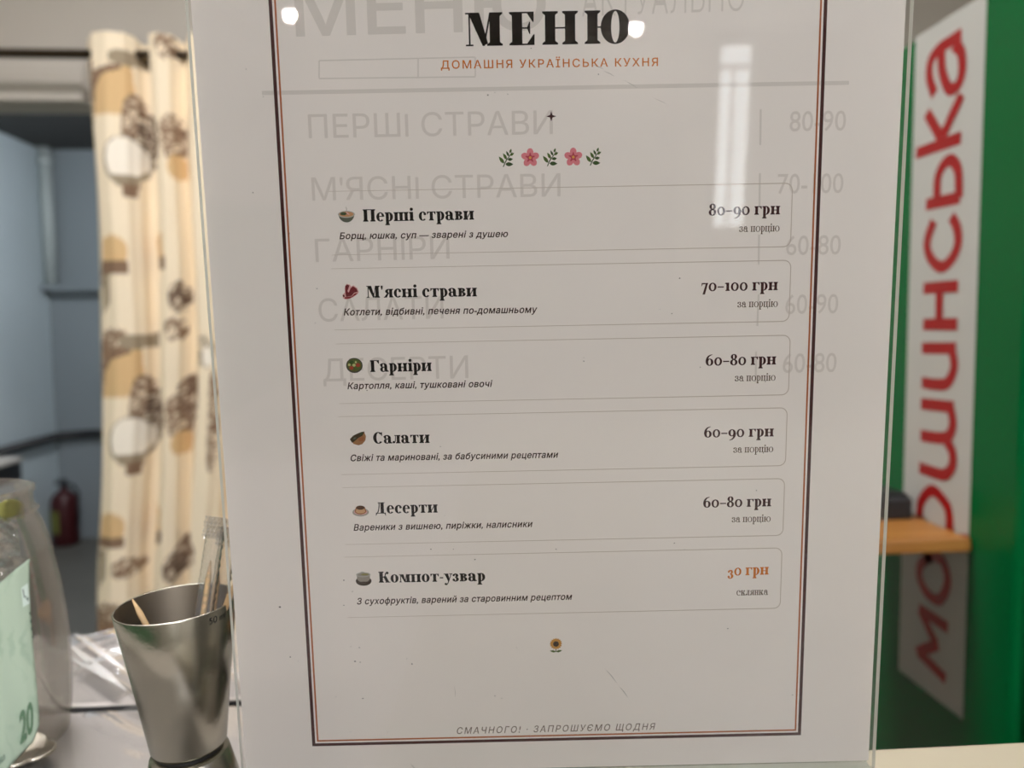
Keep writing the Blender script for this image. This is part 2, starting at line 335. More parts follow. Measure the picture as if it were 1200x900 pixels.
# printed pattern as it lies on the cloth, in screen-like cells: c = (px,py) of the hanging cloth
CREAM = (248, 232, 205); TAN = (222, 188, 140); BRN = (138, 112, 92); DRK = (108, 88, 74); WHT = (252, 243, 228); GRY = (160, 146, 124)
def inside(e, x, y): return ((x - e[0]) / e[2]) ** 2 + ((y - e[1]) / e[3]) ** 2 < 1
def hsh(a, b): return (math.sin(a * 12.9898 + b * 78.233) * 43758.5453) % 1
PAT = []
for oy in (0, 315, 630):
    PAT += [('poly', TAN, [(110, 78), (158, 72), (160, 100), (150, 125), (110, 127)], oy), ('poly', BRN, [(108, 82), (126, 76), (148, 70), (150, 76), (128, 84), (118, 108), (110, 108)], oy),
            ('tex', BRN, (159, 135, 11, 34), oy), ('tex', DRK, (174, 150, 15, 32), oy), ('ell', GRY, (149, 176, 20, 27), oy), ('ell', WHT, (149, 174, 17.5, 24), oy),
            ('poly', GRY, [(138, 192), (164, 192), (160, 204), (142, 204)], oy), ('poly', BRN, [(147, 202), (161, 202), (160, 216), (149, 217)], oy),
            ('poly', GRY, [(137, 372), (180, 368), (182, 382), (150, 388), (138, 384)], oy - 315),
            ('tex', BRN, (113, 95, 9, 36), oy + 2), ('poly', TAN, [(170, 258), (186, 256), (188, 286), (174, 292)], oy), ('poly', BRN, [(174, 284), (190, 282), (190, 296), (178, 300)], oy),
            ('ell', TAN, (132, 277, 19, 18), oy), ('poly', BRN, [(110, 286), (151, 288), (150, 301), (112, 301)], oy), ('tex', DRK, (109, 306, 5, 14), oy), ('poly', GRY, [(118, 303), (127, 303), (126, 335), (116, 352)], oy),
            ('tex', BRN, (200, 50, 10, 14), oy), ('tex', BRN, (204, 150, 13, 26), oy), ('ell', TAN, (207, 182, 9, 14), oy), ('tex', DRK, (203, 328, 9, 18), oy), ('tex', GRY, (235, 390, 12, 20), oy), ('ell', WHT, (238, 396, 7, 12), oy),
            ('tex', BRN, (214, 445, 12, 28), oy), ('tex', BRN, (218, 628, 15, 22), oy - 0), ('tex', BRN, (132, 700 - 315, 22, 22), oy), ('tex', BRN, (244, 470, 6, 60), oy), ('tex', BRN, (150, 640, 16, 12), oy)]
def pin(poly, x, y):
    c = False; j = len(poly) - 1
    for i in range(len(poly)):
        xi, yi = poly[i]; xj, yj = poly[j]
        if (yi > y) != (yj > y) and x < (xj - xi) * (y - yi) / (yj - yi) + xi: c = not c
        j = i
    return c
def cloth(px, py):
    col = CREAM
    for k, c, g, oy in PAT:
        y = py - oy
        if k == 'ell':
            if inside(g, px, y): col = c
        elif k == 'poly':
            if pin(g, px, y): col = c
        else:
            if inside(g, px, y):
                n = .55 * hsh(int(px / 2.4), int(y / 2.6)) + .45 * hsh(int(px / 5), int(y / 6) + 3)
                if n > .30: col = tuple(a * (.4 if n < .5 else 0) + b * (.6 if n < .5 else 1) for a, b in zip(CREAM, c))
    return col
bb = B(); bb.grid(fpr, NU, NV)
cur = bb.build('printed_curtain', [], solid=0)
ca = cur.data.color_attributes.new('print', 'FLOAT_COLOR', 'POINT')
py_top, py_bot = 37, 37 + (ztop - zbot) * F / (RY - .05)
for j in range(NV + 1):
    for i in range(NU + 1):
        px = cpx0 + (cpx1 - cpx0) * i / NU; py = py_bot + (py_top - py_bot) * j / NV
        ca.data[j * (NU + 1) + i].color = lin(*cloth(px, py))
m = mat('printed_cloth', lin(*CREAM), .85, spec=.15); nt = m.node_tree
at_ = nt.nodes.new('ShaderNodeAttribute'); at_.attribute_name = 'print'; nt.links.new(at_.outputs['Color'], nt.nodes['Principled BSDF'].inputs['Base Color'])
cur.data.materials.append(m)
tag(cur, 'cream curtain printed with brown umbrellas and balloons hanging at the doorway', 'curtain')

# ------------------------------------------------------------------ fridge with the lettered strip
FX = .613
fy0 = PX(1206, 400, FX).y; fy1 = fy0 + .68; fz1 = PX(1071, 44, FX).z
fr = empty('drinks_fridge', (FX + .33, (fy0 + fy1) / 2, 0)); tag(fr, 'tall green drinks fridge with red lettering on its side', 'fridge')
ip = Matrix.Translation((-(FX + .33), -(fy0 + fy1) / 2, 0))
bb = B(); bb.box((FX, fy0, .08), (FX + .66, fy1, fz1)); bb.build('cabinet', M['green'], fr, bevel=.012, seg=3).matrix_parent_inverse = ip
bb = B(); bb.box((FX + .01, fy0 - .045, .16), (FX + .65, fy0 - .003, fz1 - .02)); bb.build('door', M['dark'], fr, bevel=.006).matrix_parent_inverse = ip
bb = B(); bb.box((FX + .07, fy0 - .05, .26), (FX + .59, fy0 - .044, fz1 - .12)); bb.build('door_glass', mat('fridge_glass', lin(60, 70, 72), .05), fr).matrix_parent_inverse = ip
bb = B(); bb.tube([(FX + .035, fy0 - .045, .8), (FX + .035, fy0 - .075, .8), (FX + .035, fy0 - .075, 1.1), (FX + .035, fy0 - .045, 1.1)], .008, 8); bb.build('handle', M['steel'], fr).matrix_parent_inverse = ip
for x in (FX + .06, FX + .6):
    for y in (fy0 + .06, fy1 - .06):
        bb = B(); bb.lathe([(0, 0), (.022, 0), (.022, .02), (.012, .02), (.012, .085), (0, .085)], 14, (x, y, 0)); bb.build('foot', M['black'], fr).matrix_parent_inverse = ip
# the strip lies in the fridge's side plane: local a = depth (y), b = height (z)
SMx = Matrix(((0, 0, -1, FX - .0004), (1, 0, 0, 0), (0, 1, 0, 0), (0, 0, 0, 1)))      # (a,b,h) -> (FX-h, a, b)
def ab(px, py): p = PX(px, py, FX); return (p.y, p.z)
ya = (ab(1150, 170)[0] + ab(1143, 400)[0] + ab(1137, 640)[0]) / 3; yb = (ab(1067, 250)[0] + ab(1062, 450)[0] + ab(1057, 700)[0]) / 3
zb = (ab(1057, 787)[1] + ab(1130, 845)[1]) / 2
bb = B(); bb.poly([(yb, zb), (ya, zb), (ya, fz1 - .002), (yb, fz1 - .002)])
st = bb.build('sign_strip', M['strip'], fr, recalc=False); st.matrix_parent_inverse = ip; st.matrix_basis = SMx
def catmull(pts, n=6):
    if len(pts) == 2: return [tuple(p) for p in pts]
    P = [pts[0]] + list(pts) + [pts[-1]]; out = []
    for i in range(1, len(P) - 2):
        p0, p1, p2, p3 = P[i-1], P[i], P[i+1], P[i+2]
        for k in range(n):
            t = k / n
            out.append(tuple(.5 * ((2*b) + (-a + c) * t + (2*a - 5*b + 4*c - d) * t*t + (-a + 3*b - 3*c + d) * t**3) for a, b, c, d in zip(p0, p1, p2, p3)))
    out.append(tuple(pts[-1])); return out
def strip(bb, pts, ws, z=0, mi=0, closed=False):
    n = len(pts); L, Rr = [], []
    if not isinstance(ws, (list, tuple)): ws = [ws] * n
    for i, p in enumerate(pts):
        a = pts[(i-1) % n] if closed else pts[max(i-1, 0)]; b = pts[(i+1) % n] if closed else pts[min(i+1, n-1)]
        dx, dy = b[0]-a[0], b[1]-a[1]; l = math.hypot(dx, dy) or 1
        nx, ny = -dy/l * ws[i]/2, dx/l * ws[i]/2
        L.append(bb.bm.verts.new((p[0]+nx, p[1]+ny, z))); Rr.append(bb.bm.verts.new((p[0]-nx, p[1]-ny, z)))
    for i in range(n if closed else n-1):
        j = (i+1) % n
        f = bb.bm.faces.new([L[i], Rr[i], Rr[j], L[j]]); f.material_index = mi
def stroke(bb, pts, ws, z=0, mi=0, sm=True):
    if sm and len(pts) > 2:
        n = 6; P = catmull(pts, n)
        if isinstance(ws, (list, tuple)):
            Wd = []
            for i in range(len(ws)-1):
                for k in range(n): Wd.append(ws[i] + (ws[i+1]-ws[i]) * k / n)
            Wd.append(ws[-1])
        else: Wd = ws
        strip(bb, P, Wd, z, mi)
    else: strip(bb, pts, ws, z, mi)
LET = [  # letters of the sign, strokes traced on the fridge side
 [[(1096,110.7),(1089.8,91),(1091.5,71.5),(1100.4,58),(1112,50),(1127.5,40)], [(1104,62),(1105,84),(1113,104),(1123.5,99),(1128.5,82),(1127,61),(1119,52)]],
 [[(1074.2,180),(1127,161)], [(1087,132),(1104,163)], [(1128,110.7),(1105.5,160)]],
 [[(1086,240),(1126,231)], [(1098.7,236),(1100.4,205.5),(1112.7,187.5),(1123.4,199),(1124.5,232)]],
 [[(1095,259),(1087,284),(1091.5,303),(1104,313),(1117,302),(1123.5,284),(1121.8,266),(1115.5,253.5)]],
 [[(1082.7,338),(1123.5,335)], [(1082.7,380),(1122.7,380)], [(1101.8,337),(1101.3,380)]],
 [[(1081,408),(1121,408)], [(1116,409),(1119,430),(1111,448.5),(1098,450.5),(1081,448)]],
 [[(1080,473),(1118.5,477)], [(1114.5,477),(1117.3,499),(1108,513),(1079.5,510)], [(1110,517),(1117,530),(1116.8,546),(1108.3,556),(1096,554),(1078.2,547.5)]],
 [[(1078.2,606),(1080,588),(1092.4,574.5),(1107.6,588.4),(1113,602.7),(1113.5,632)], [(1077,627),(1136,634)]],
 [[(1091.6,651),(1080,661.3),(1078.5,677),(1087,695),(1100.5,703),(1109.3,690.5),(1110.5,673.8),(1104,656),(1091.6,651),(1084,656)]],
 [[(1111.5,736),(1077.5,713)], [(1079,714),(1098,756)], [(1100,755),(1075.5,764.5)], [(1076.5,763),(1109.5,796)]],
]
bb = B()
for L in LET:
    for k, s_ in enumerate(L): stroke(bb, [ab(*p) for p in s_], .0152, .0005 + .0002 * k)
lt = bb.build('lettering', M['red'], st, recalc=False); lt['label'] = 'red lettering'

# ------------------------------------------------------------------ wooden shelf and the dark box on it
tip = PX(1141, 631, FX); sz = tip.z; sy0 = tip.y; sy1 = sy0 + .19
ts = empty('wooden_shelf', (.43, sy0 + .095, 0)); tag(ts, 'narrow honey coloured wooden shelf table against the green fridge side', 'shelf')
ip = Matrix.Translation((-.43, -(sy0 + .095), 0))
bb = B(); bb.box((.17, sy0, sz - .017), (FX - .0015, sy1, sz)); bb.build('board', M['wood'], ts, bevel=.003).matrix_parent_inverse = ip
for ly in (sy0 + .03, sy1 - .03):
    bb = B(); bb.box((.185, ly - .015, 0), (.215, ly + .015, sz - .017)); bb.build('leg', M['wood'], ts).matrix_parent_inverse = ip
bb = B(); bb.box((.225, sy0 + .012, 0), (.47, sy1 - .01, sz - .018)); bb.build('cabinet', M['black'], ts, bevel=.003).matrix_parent_inverse = ip  # hidden black block added to keep bounce light off the lower strip
db = empty('black_box', (*PZ(1040, 603, sz).xy, sz)); tag(db, 'small black box on the wooden shelf against the fridge', 'box')
bb = B(); bb.box((-.05, -.03, 0), (.018, .03, .03)); bb.build('case', M['dark'], db, bevel=.004)
bb = B(); bb.box((-.045, -.025, .03), (.013, .025, .034)); bb.build('lid', M['black'], db, bevel=.001)

# ------------------------------------------------------------------ counters
TZ = 1.1                              # plastic covered counter on the left
KZ = 1.1434                           # cream counter on the right
yK = PZ(1110, 872, KZ).y; yS = PZ(110, 829, TZ).y; yF = PZ(110, 744, TZ).y
tk = empty('cream_counter', (.45, .0, 0)); tag(tk, 'cream laminate counter under the acrylic menu stand', 'counter')
ip = Matrix.Translation((-.45, 0, 0))
bb = B(); bb.box((-.035, -.25, KZ - .03), (1.1, yK, KZ)); bb.build('worktop', M['cream'], tk, bevel=.002).matrix_parent_inverse = ip
bb = B(); bb.box((-.02, -.22, 0), (1.09, yK - .015, KZ - .03)); bb.build('cabinet', M['trim'], tk).matrix_parent_inverse = ip
tc_ = empty('counter', (-.5, .1, 0)); tag(tc_, 'pale grey counter holding the money jar and steel cup', 'counter')
ip = Matrix.Translation((.5, -.1, 0))
bb = B(); bb.box((-1.1, -.25, TZ - .03), (-.04, yS - .004, TZ)); bb.build('worktop', M['table'], tc_, bevel=.002).matrix_parent_inverse = ip
bb = B(); bb.box((-1.09, -.22, 0), (-.06, yS - .02, TZ - .03)); bb.build('cabinet', M['trim'], tc_).matrix_parent_inverse = ip
tt = empty('white_table', (-.5, yS + .1, 0)); tag(tt, 'white table behind the grey counter, covered with creased clear plastic', 'table')
ip = Matrix.Translation((.5, -(yS + .1), 0))
bb = B(); bb.box((-1.2, yS + .002, TZ - .03), (.1, yF, TZ)); bb.build('table_top', M['table'], tt).matrix_parent_inverse = ip
bb = B(); bb.box((-1.2, yS + .0004, TZ - .03), (.1, yS + .0018, TZ - .0006)); bb.build('gap_shade', M['dark'], tt).matrix_parent_inverse = ip  # dark strip: shade in the gap between the tops put into colour
for x in (-1.15, .05):
    for y in (yS + .03, yF - .03):
        bb = B(); bb.box((x - .02, y - .02, 0), (x + .02, y + .02, TZ - .03)); bb.build('leg', M['trim'], tt).matrix_parent_inverse = ip
# creased clear film over the table and the counter behind the jar
CR = [((80, 765), (160, 832), 1.0), ((88, 752), (150, 800), .6), ((100, 790), (140, 772), .5), ((78, 800), (150, 775), .4), ((60, 770), (200, 850), .5), ((110, 842), (165, 870), .6), ((90, 760), (140, 748), .4), ((120, 845), (150, 895), .4), ((270, 795), (300, 830), .6), ((160, 750), (130, 758), .5)]
CR = [(PZ(*a, TZ), PZ(*b, TZ), h) for a, b, h in CR]
def crease(x, y):
    z = .0008 + .0004 * math.sin(x * 60 + y * 31) * math.sin(y * 47)
    for a, b, h in CR:
        dx, dy = b.x - a.x, b.y - a.y; l = math.hypot(dx, dy); t = ((x - a.x) * dx + (y - a.y) * dy) / l / l
        dist = abs((x - a.x) * dy - (y - a.y) * dx) / l
        e = smooth((t + .2) / .3) * smooth((1.2 - t) / .3)
        z += .0036 * h * e * max(0, 1 - dist / .006) 
    return z
bb = B(); bb.grid(lambda u, v: (-.5 + .55 * u, yS + .004 + (yF - yS - .004) * v, TZ + crease(-.5 + .55 * u, yS + .004 + (yF - yS - .004) * v)), 180, 60)
cov = tag(bb.build('plastic_table_cover', M['film']), 'creased clear plastic film lying over the white table', 'table cover')
M['crease'] = clear('fold_glint_film', 1.5, (1, 1, 1, 1), .15, haze=.6, hazecol=lin(252, 250, 246), boost=2)
for k, (a, b, h) in enumerate(CR):     # whitish bands along the film's folds, their glints put into the colour
    if min(a.y, b.y) < yS + .004 and max(a.y, b.y) > yS + .004:
        lo, hi = (a, b) if a.y < b.y else (b, a); lo = lo + (hi - lo) * ((yS + .006 - lo.y) / (hi.y - lo.y)); a, b = lo, hi
    if min(a.y, b.y) < yS + .004: continue
    bb = B(); strip(bb, [(a.x + (b.x - a.x) * t, a.y + (b.y - a.y) * t) for t in (0, .25, .5, .75, 1)], [w_ * h for w_ in (.001, .0045, .005, .004, .001)], TZ + .0062 + k * .0001)
    bb.build('fold_glint', M['crease'], cov, recalc=False)
bb = B(); bb.grid(lambda u, v: (-.5 + .44 * u, .12 + (yS - .006 - .12) * v, TZ + crease(-.5 + .44 * u, .12 + (yS - .006 - .12) * v)), 150, 90)
tag(bb.build('plastic_counter_cover', M['film']), 'clear plastic film lying over the grey counter under the jar', 'counter cover')

# ------------------------------------------------------------------ menu stand and the two sheets
DS = .2427
Ma = Matrix.Rotation(R(.5549), 3, 'Y') @ Matrix.Rotation(R(7.9572), 3, 'X') @ Matrix.Rotation(R(1.1364), 3, 'Z')
MW = W3 @ Ma
S0 = EYE + W3 @ Vector((0, 0, -DS))
SM = MW.to_4x4(); SM.translation = S0
nrm = MW.col[2]
def uv(px, py):
    r = ray(px, py); t = (S0 - EYE).dot(nrm) / r.dot(nrm); p = EYE + r * t - S0
    return (p.dot(MW.col[0]), p.dot(MW.col[1]))
uL = (uv(219, 0)[0] + uv(288, 900)[0]) / 2; uR = (uv(1064, 0)[0] + uv(1022, 893)[0]) / 2; vB = uv(1022, 891)[1]; vT = vB + .30
stand = empty('menu_stand'); tag(stand, 'clear acrylic menu stand standing on the cream counter', 'menu stand'); stand.matrix_world = SM
T0 = .0006; TH = .0022
def panel(name, z0, z1, l, r, b, t, em):
    bb = B(); fs = bb.box((l, b, z0), (r, t, z1))
    for f in fs[2:]: f.material_index = 1
    o = bb.build(name, [M['acryl'], em], stand)
    return o
panel('front_panel', T0, T0 + TH, uL, uR, vB - .002, vT, M['aedge'])
panel('back_panel', -.004, -.004 + TH - .0005, uL + .0008, uR - .0006, vB - .002, vT, M['aedge2'])
# folded bottom and foot down to the counter
bb = B(); bb.box((uL, vB - .006, -.004), (uR, vB - .002, T0 + TH)); bb.build('bottom_fold', M['aedge'], stand, bevel=.0008)
fc = SM @ Vector(((uL + uR) / 2, vB - .006, -.003)); iv = SM.inverted()
bb = B(); bb.box((fc.x - .06, fc.y + .002, KZ + .0003), (fc.x + .085, fc.y + .045, KZ + .0028))
fo = bb.build('foot', M['acryl'], stand, bevel=.0004); fo.matrix_parent_inverse = iv
# small dust specks and scratches on the acrylic
bb = B(); zz = T0 + TH + .00005
SPK = [(572,114,2),(580,111,1),(595,113,1.2),(312,116,1),(292,84,1.2),(331,707,3),(343,765,2),(343,776,1),(418,770,2.4),(424,771,1.5),(423,754,1.6),(484,773,2.2),(478,767,1.2),(396,811,1.4),(427,813,2),(580,810,1.6),(605,754,1.2),(607,757,1),(651,640,1.6),(506,640,1.8),(557,652,2),(532,640,1.2),(683,422,1.6),(683,418,1),(794,326,2),(785,367,1.6),(771,362,1.2),(850,732,1.8),(925,809,1.6),(883,572,1.6),(788,633,1.6),(818,429,1.4),(405,676,2),(517,521,1.4),(374,338,1.4),(372,378,1.2),(342,274,1.6),(300,227,1.6),(415,689,1.4),(352,770,1),(376,834,1),(388,840,1),(456,852,1),(413,852,1),(413,753,1.2),(432,456,1.6),(588,813,1.4),(405,705,1.6),(700,90,1.5),(622,60,1.4),(522,601,1),(800,640,1)]
for x, y, s_ in SPK:
    u_, v_ = uv(x, y); r_ = s_ * .00010
    a0 = random.random() * 6
    bb.poly([(u_ + r_ * (1.5 if k % 2 else 1) * math.cos(a0 + k * 1.05), v_ + r_ * math.sin(a0 + k * 1.05)) for k in range(6)], zz)
for a_, b_, w_ in (((709,780),(721,795),.9),((725,800),(734,812),1),((694,79),(706,84),.7),((706,86),(718,92),.6),((730,97),(745,106),.5),((765,118),(778,124),.4),((482,889),(488,896),1),((533,799),(534,812),.5)):
    strip(bb, [uv(*a_), uv((a_[0]+b_[0])/2 + .7, (a_[1]+b_[1])/2), uv(*b_)], [w_ * .00005, w_ * .00015, w_ * .00005], zz)
sp = bb.build('dust_specks', mat('speck', lin(92, 84, 80), .8), stand, recalc=False); sp['kind'] = 'stuff'

ZI = .00003
def sheet(name, z, mm, l, r, b, t):
    bb = B(); bb.grid(lambda u, v: (l + (r - l) * u, b + (t - b) * v, 0), 8, 12)
    o = bb.build(name, mm); bb = None
    o.matrix_world = SM @ Matrix.Translation((0, 0, z))
    return o
sl, sr, sb, stp = uL + .0006, uR - .0009, vB, vB + .297
menu = sheet('menu_sheet', 0, M['paper'], sl, sr, sb, stp)
tag(menu, 'white printed menu sheet with a brown double border, inside the acrylic stand', 'menu')
# ---------- lettering
ctext = bpy.data.curves.new('lettering', 'FONT'); otext = bpy.data.objects.new('lettering', ctext); C.objects.link(otext)
def sans(s, off=0, shear=0, sp=1.0):
    ctext.body = s; ctext.shear = shear; ctext.space_character = sp; ctext.size = 1; ctext.resolution_u = 3; ctext.fill_mode = 'NONE'
    bpy.context.view_layer.update()
    me = bpy.data.meshes.new_from_object(otext.evaluated_get(bpy.context.evaluated_depsgraph_get()))
    co = [Vector(v.co[:2]) for v in me.vertices]; ed = [tuple(e.vertices) for e in me.edges]
    bpy.data.meshes.remove(me)
    if off:                                   # heavier strokes: push the outlines outwards (left of their direction)
        nx = {a: b for a, b in ed}; new = list(co); loops = []; seen = set()
        for i in nx:
            if i in seen: continue
            lp = []; k = i
            while k not in seen: seen.add(k); lp.append(k); k = nx[k]
            loops.append(lp)
        P2 = [[tuple(co[k]) for k in lp] for lp in loops]
        BX = [(min(p[0] for p in q_), max(p[0] for p in q_), min(p[1] for p in q_), max(p[1] for p in q_)) for q_ in P2]
        for a, lp in enumerate(loops):
            ar = sum(co[lp[k-1]].x * co[lp[k]].y - co[lp[k]].x * co[lp[k-1]].y for k in range(len(lp)))
            dep = sum(1 for b in range(len(loops)) if b != a and BX[b][0] <= BX[a][0] and BX[b][1] >= BX[a][1] and BX[b][2] <= BX[a][2] and BX[b][3] >= BX[a][3] and all(pin(P2[b], *p) for p in P2[a][::3]))
            sg = (1 if ar < 0 else -1) * (1 if dep % 2 == 0 else -1); n_ = len(lp)
            for k in range(n_):
                d0 = co[lp[k]] - co[lp[k-1]]; d1 = co[lp[(k+1) % n_]] - co[lp[k]]
                if d0.length < 1e-7 or d1.length < 1e-7: continue
                d0.normalize(); d1.normalize(); n = Vector((-d0.y - d1.y, d0.x + d1.x))
                if n.length < .2: continue
                n.normalize(); new[lp[k]] = co[lp[k]] + n * (sg * off / max(.6, n.dot(Vector((-d0.y, d0.x)))))
        co = new
    vs, es, fs, *_ = delaunay_2d_cdt(co, ed, [], 0, 1e-5)
    V = np.array([tuple(v) for v in vs]); E_ = np.array([tuple(v) for v in co])[np.array(ed)]; T = V[np.array([f[:3] for f in fs])]
    c = T.mean(axis=1); a, b = E_[:, 0], E_[:, 1]                       # winding number at each triangle's middle
    up = (b[None, :, 1] > c[:, None, 1]).astype(int) - (a[None, :, 1] > c[:, None, 1]).astype(int)
    with np.errstate(divide='ignore', invalid='ignore'):
        xx = a[None, :, 0] + (c[:, None, 1] - a[None, :, 1]) / (b[None, :, 1] - a[None, :, 1]) * (b[None, :, 0] - a[None, :, 0])
    ins = (up * (xx > c[:, None, 0])).sum(axis=1) != 0
    return [[tuple(p) for p in t] for t in T[ins]], .728

# Didone serif face, built glyph by glyph: x-height .514, cap height .708
XH, CH = .514, .708
def glyph(c, w, h):
    L = []; s = .052
    def rect(x0, y0, x1, y1): L.append([(x0, y0), (x1, y0), (x1, y1), (x0, y1)])
    def poly(*p): L.append(list(p))
    def stem(x, y0=0, y1=XH, ww=None, bl=1, br=1, tl=1, tr=1, ser=s):
        ww = ww or w; rect(x, y0, x + ww, y1); b = .045
        if bl: poly((x, y0 + h + b), (x - ser, y0 + h), (x - ser, y0), (x, y0))
        if br: poly((x + ww, y0 + h + b), (x + ww, y0), (x + ww + ser, y0), (x + ww + ser, y0 + h))
        if tl: poly((x, y1 - h - b), (x, y1), (x - ser, y1), (x - ser, y1 - h))
        if tr: poly((x + ww, y1 - h - b), (x + ww + ser, y1 - h), (x + ww + ser, y1), (x + ww, y1))
    def ring(cx, cy, rx, ry, tx, ty, a0=0, a1=360, n=None):
        n = n or max(8, int(abs(a1 - a0) / 10)); pts = []
        for k in range(n + 1):
            a = R(a0 + (a1 - a0) * k / n); ca_, sa = math.cos(a), math.sin(a)
            pts.append(((cx + rx * ca_, cy + ry * sa), (cx + (rx - tx) * ca_, cy + (ry - ty) * sa)))
        for (o1, i1), (o2, i2) in zip(pts, pts[1:]): L.append([o1, o2, i2, i1])
    def dot(cx, cy, r): L.append([(cx + r * math.cos(k * .4488), cy + r * math.sin(k * .4488)) for k in range(14)])
    def st_(pts, ws):
        P = catmull(pts, 5); n = len(P)
        Wd = []
        for i in range(len(ws) - 1):
            for k in range(5): Wd.append(ws[i] + (ws[i+1] - ws[i]) * k / 5)
        Wd.append(ws[-1]); LR = []
        for i, p in enumerate(P):
            a, b = P[max(i-1, 0)], P[min(i+1, n-1)]; dx, dy = b[0]-a[0], b[1]-a[1]; l = math.hypot(dx, dy) or 1
            LR.append(((p[0] - dy/l*Wd[i]/2, p[1] + dx/l*Wd[i]/2), (p[0] + dy/l*Wd[i]/2, p[1] - dx/l*Wd[i]/2)))
        for (a, b), (c_, d_) in zip(LR, LR[1:]): L.append([a, b, d_, c_])
    X = XH; g = .13; t = .046 + .0            # t: thin stroke of diagonals
    if c == ' ': return L, .24
    if c in 'оo0':
        ring(.27, X/2, .245, X/2 + .012, w * (.95 if c != '0' else .8), h * .9 if c != '0' else h * 1.3); return L, .54
    if c in 'пн':
        a, b = .065, .065 + w + .15
        if c == 'п': stem(a, tr=0); stem(b, tl=0); rect(a, X - h, b + w, X)
        else: stem(a); stem(b); rect(a + w, X/2 - h/2 + .01, b, X/2 + h/2 + .01)
        return L, b + w + .065
    if c == 'и':
        a, b = .065, .065 + w + .17; stem(a); stem(b); poly((a + w - .01, h), (a + w - .01, h + .10), (b + .01, X - h), (b + .01, X - h - .10)); return L, b + w + .065
    if c in 'шщ':
        a = .065; d = w + .115; stem(a, br=0); stem(a + d, br=0, bl=0); stem(a + 2*d, bl=0); rect(a, 0, a + 2*d + w, h); return L, a + 2*d + w + .065
    if c == 'ц':
        a, b = .065, .065 + w + .15; stem(a, br=0); stem(b, bl=0, br=0); rect(a, 0, b + w + .06, h); poly((b + w, h), (b + w + .01, -.15), (b + w + .045, -.15), (b + w + .075, h)); return L, b + w + .085
    if c == 'і':
        stem(.07, tr=0); dot(.07 + w/2, .665, .045 + w * .28); return L, .07 + w + .065
    if c == 'р':
        stem(.065, -.23, X, tr=0); ring(.065 + w, X/2, .245, X/2 + .01, w * .95, h * 1.1, -115, 115); return L, .065 + w + .27
    if c == 'с':
        ring(.27, X/2, .245, X/2 + .012, w * .95, h * 1.2, 48, 318); dot(.395, X - .135, .078); return L, .49
    if c == 'т':
        x = .19; stem(x, tl=0, tr=0); rect(.03, X - h, x + w + .16, X); e = x + w + .16
        poly((.02, X), (.03, X - .17), (.055, X - .17), (.13, X - h)); poly((e + .01, X), (e - .10, X - h), (e - .025, X - .17), (e, X - .17)); return L, e + .03
    if c == 'а':
        x = .27; ring(.235, X - .165, w + .035 + .02, .178, w, h * 1.1, 0, 165); dot(.125, X - .15, .075)
        rect(x + .02, .09, x + .02 + w, X - .16); ring(.225, .148, .195, .16, w * .9, h, 60, 320); rect(.22, .29 - h, x + .03, .29)
        poly((x + .02, .1), (x + .02 + w * .4, .0), (x + w + .10, .0), (x + w + .11, h), (x + w + .02, .1)); return L, x + w + .12
    if c == 'в':
        stem(.065, br=0, tr=0); r = .065 + w
        ring(r, .39, .205, .124, w * .95, h, -90, 90); ring(r, .145, .235, .145, w * .98, h, -90, 90)
        rect(.065, X - h, r + .01, X); rect(.065, .262, r + .01, .262 + h); rect(.065, 0, r + .01, h); return L, r + .255
    if c == 'е':
        ring(.265, X/2, .24, X/2 + .012, w * .95, h * 1.1, 95, 318); ring(.265, X/2, .24, X/2 + .012, w * .78, h * 1.1, 4, 95); rect(.1, .262, .495, .262 + h); return L, .52
    if c == 'г':
        stem(.065, tr=0); e = .065 + w + .22; rect(.065, X - h, e, X); poly((e - .11, X - h), (e - .02, X - .18), (e + .005, X - .18), (e + .012, X)); return L, e + .03
    if c in 'зЗ3':
        k = 0 if c != '3' else -.2; q_ = 1.0 if c != '3' else 1.15
        ring(.2, k + .385 * q_, .17, .13 * q_, w * .9, h * 1.1, -90, 150); ring(.195, k + .145 * q_, .205, .152 * q_, w * .95, h * 1.1, -150, 90)
        dot(.085, k + .405 * q_, .07); dot(.08, k + .115 * q_, .075); rect(.15, k + .26 * q_, .22, k + .26 * q_ + h); return L, .43
    if c == 'к':
        stem(.065); r = .065 + w; st_([(r - .01, .25), (r + .09, .29), (r + .14, .42), (r + .2, .47)], [h * 1.2, .05, .06, .06]); dot(r + .215, .445, .068)
        poly((r + .03, .28), (r + .16, .30), (r + .30, .0), (r + .145, .0)); rect(r + .10, 0, r + .345, h); return L, r + .35
    if c == 'л':
        b = .26; stem(b, tl=0); rect(.12, X - h, b, X); st_([(.19, X - .01), (.18, .25), (.15, .08), (.08, .03)], [.045, .05, .06, .05]); dot(.075, .075, .075); return L, b + w + .065
    if c == 'м':
        rect(.075, 0, .075 + h * 1.1, X); rect(.02, 0, .16, h); rect(.02, X - h, .1, X)
        poly((.07, X), (.07 + w * 1.15, X), (.36 + w * .35, .02), (.36 - w * .1, .0)); b = .36 + w * .55
        poly((.36, .0), (.36 + .05, .0), (b + .03, X), (b - .02, X)); stem(b, tl=0); return L, b + w + .065
    if c == 'у':
        poly((.05, X), (.05 + w * 1.2, X), (.37, .10), (.28, -.02)); rect(.0, X - h, .29, X); rect(.34, X - h, .54, X)
        st_([(.455, X - .01), (.37, .23), (.27, -.05), (.18, -.19), (.12, -.195)], [.045, .05, .055, .06, .05]); dot(.115, -.155, .075); return L, .53
    if c == 'ю':
        stem(.065); cx_ = .065 + w + .32; ring(cx_, X/2, .235, X/2 + .012, w * .95, h * .9); rect(.065 + w, X/2 - h/2, cx_ - .2, X/2 + h/2); return L, cx_ + .265
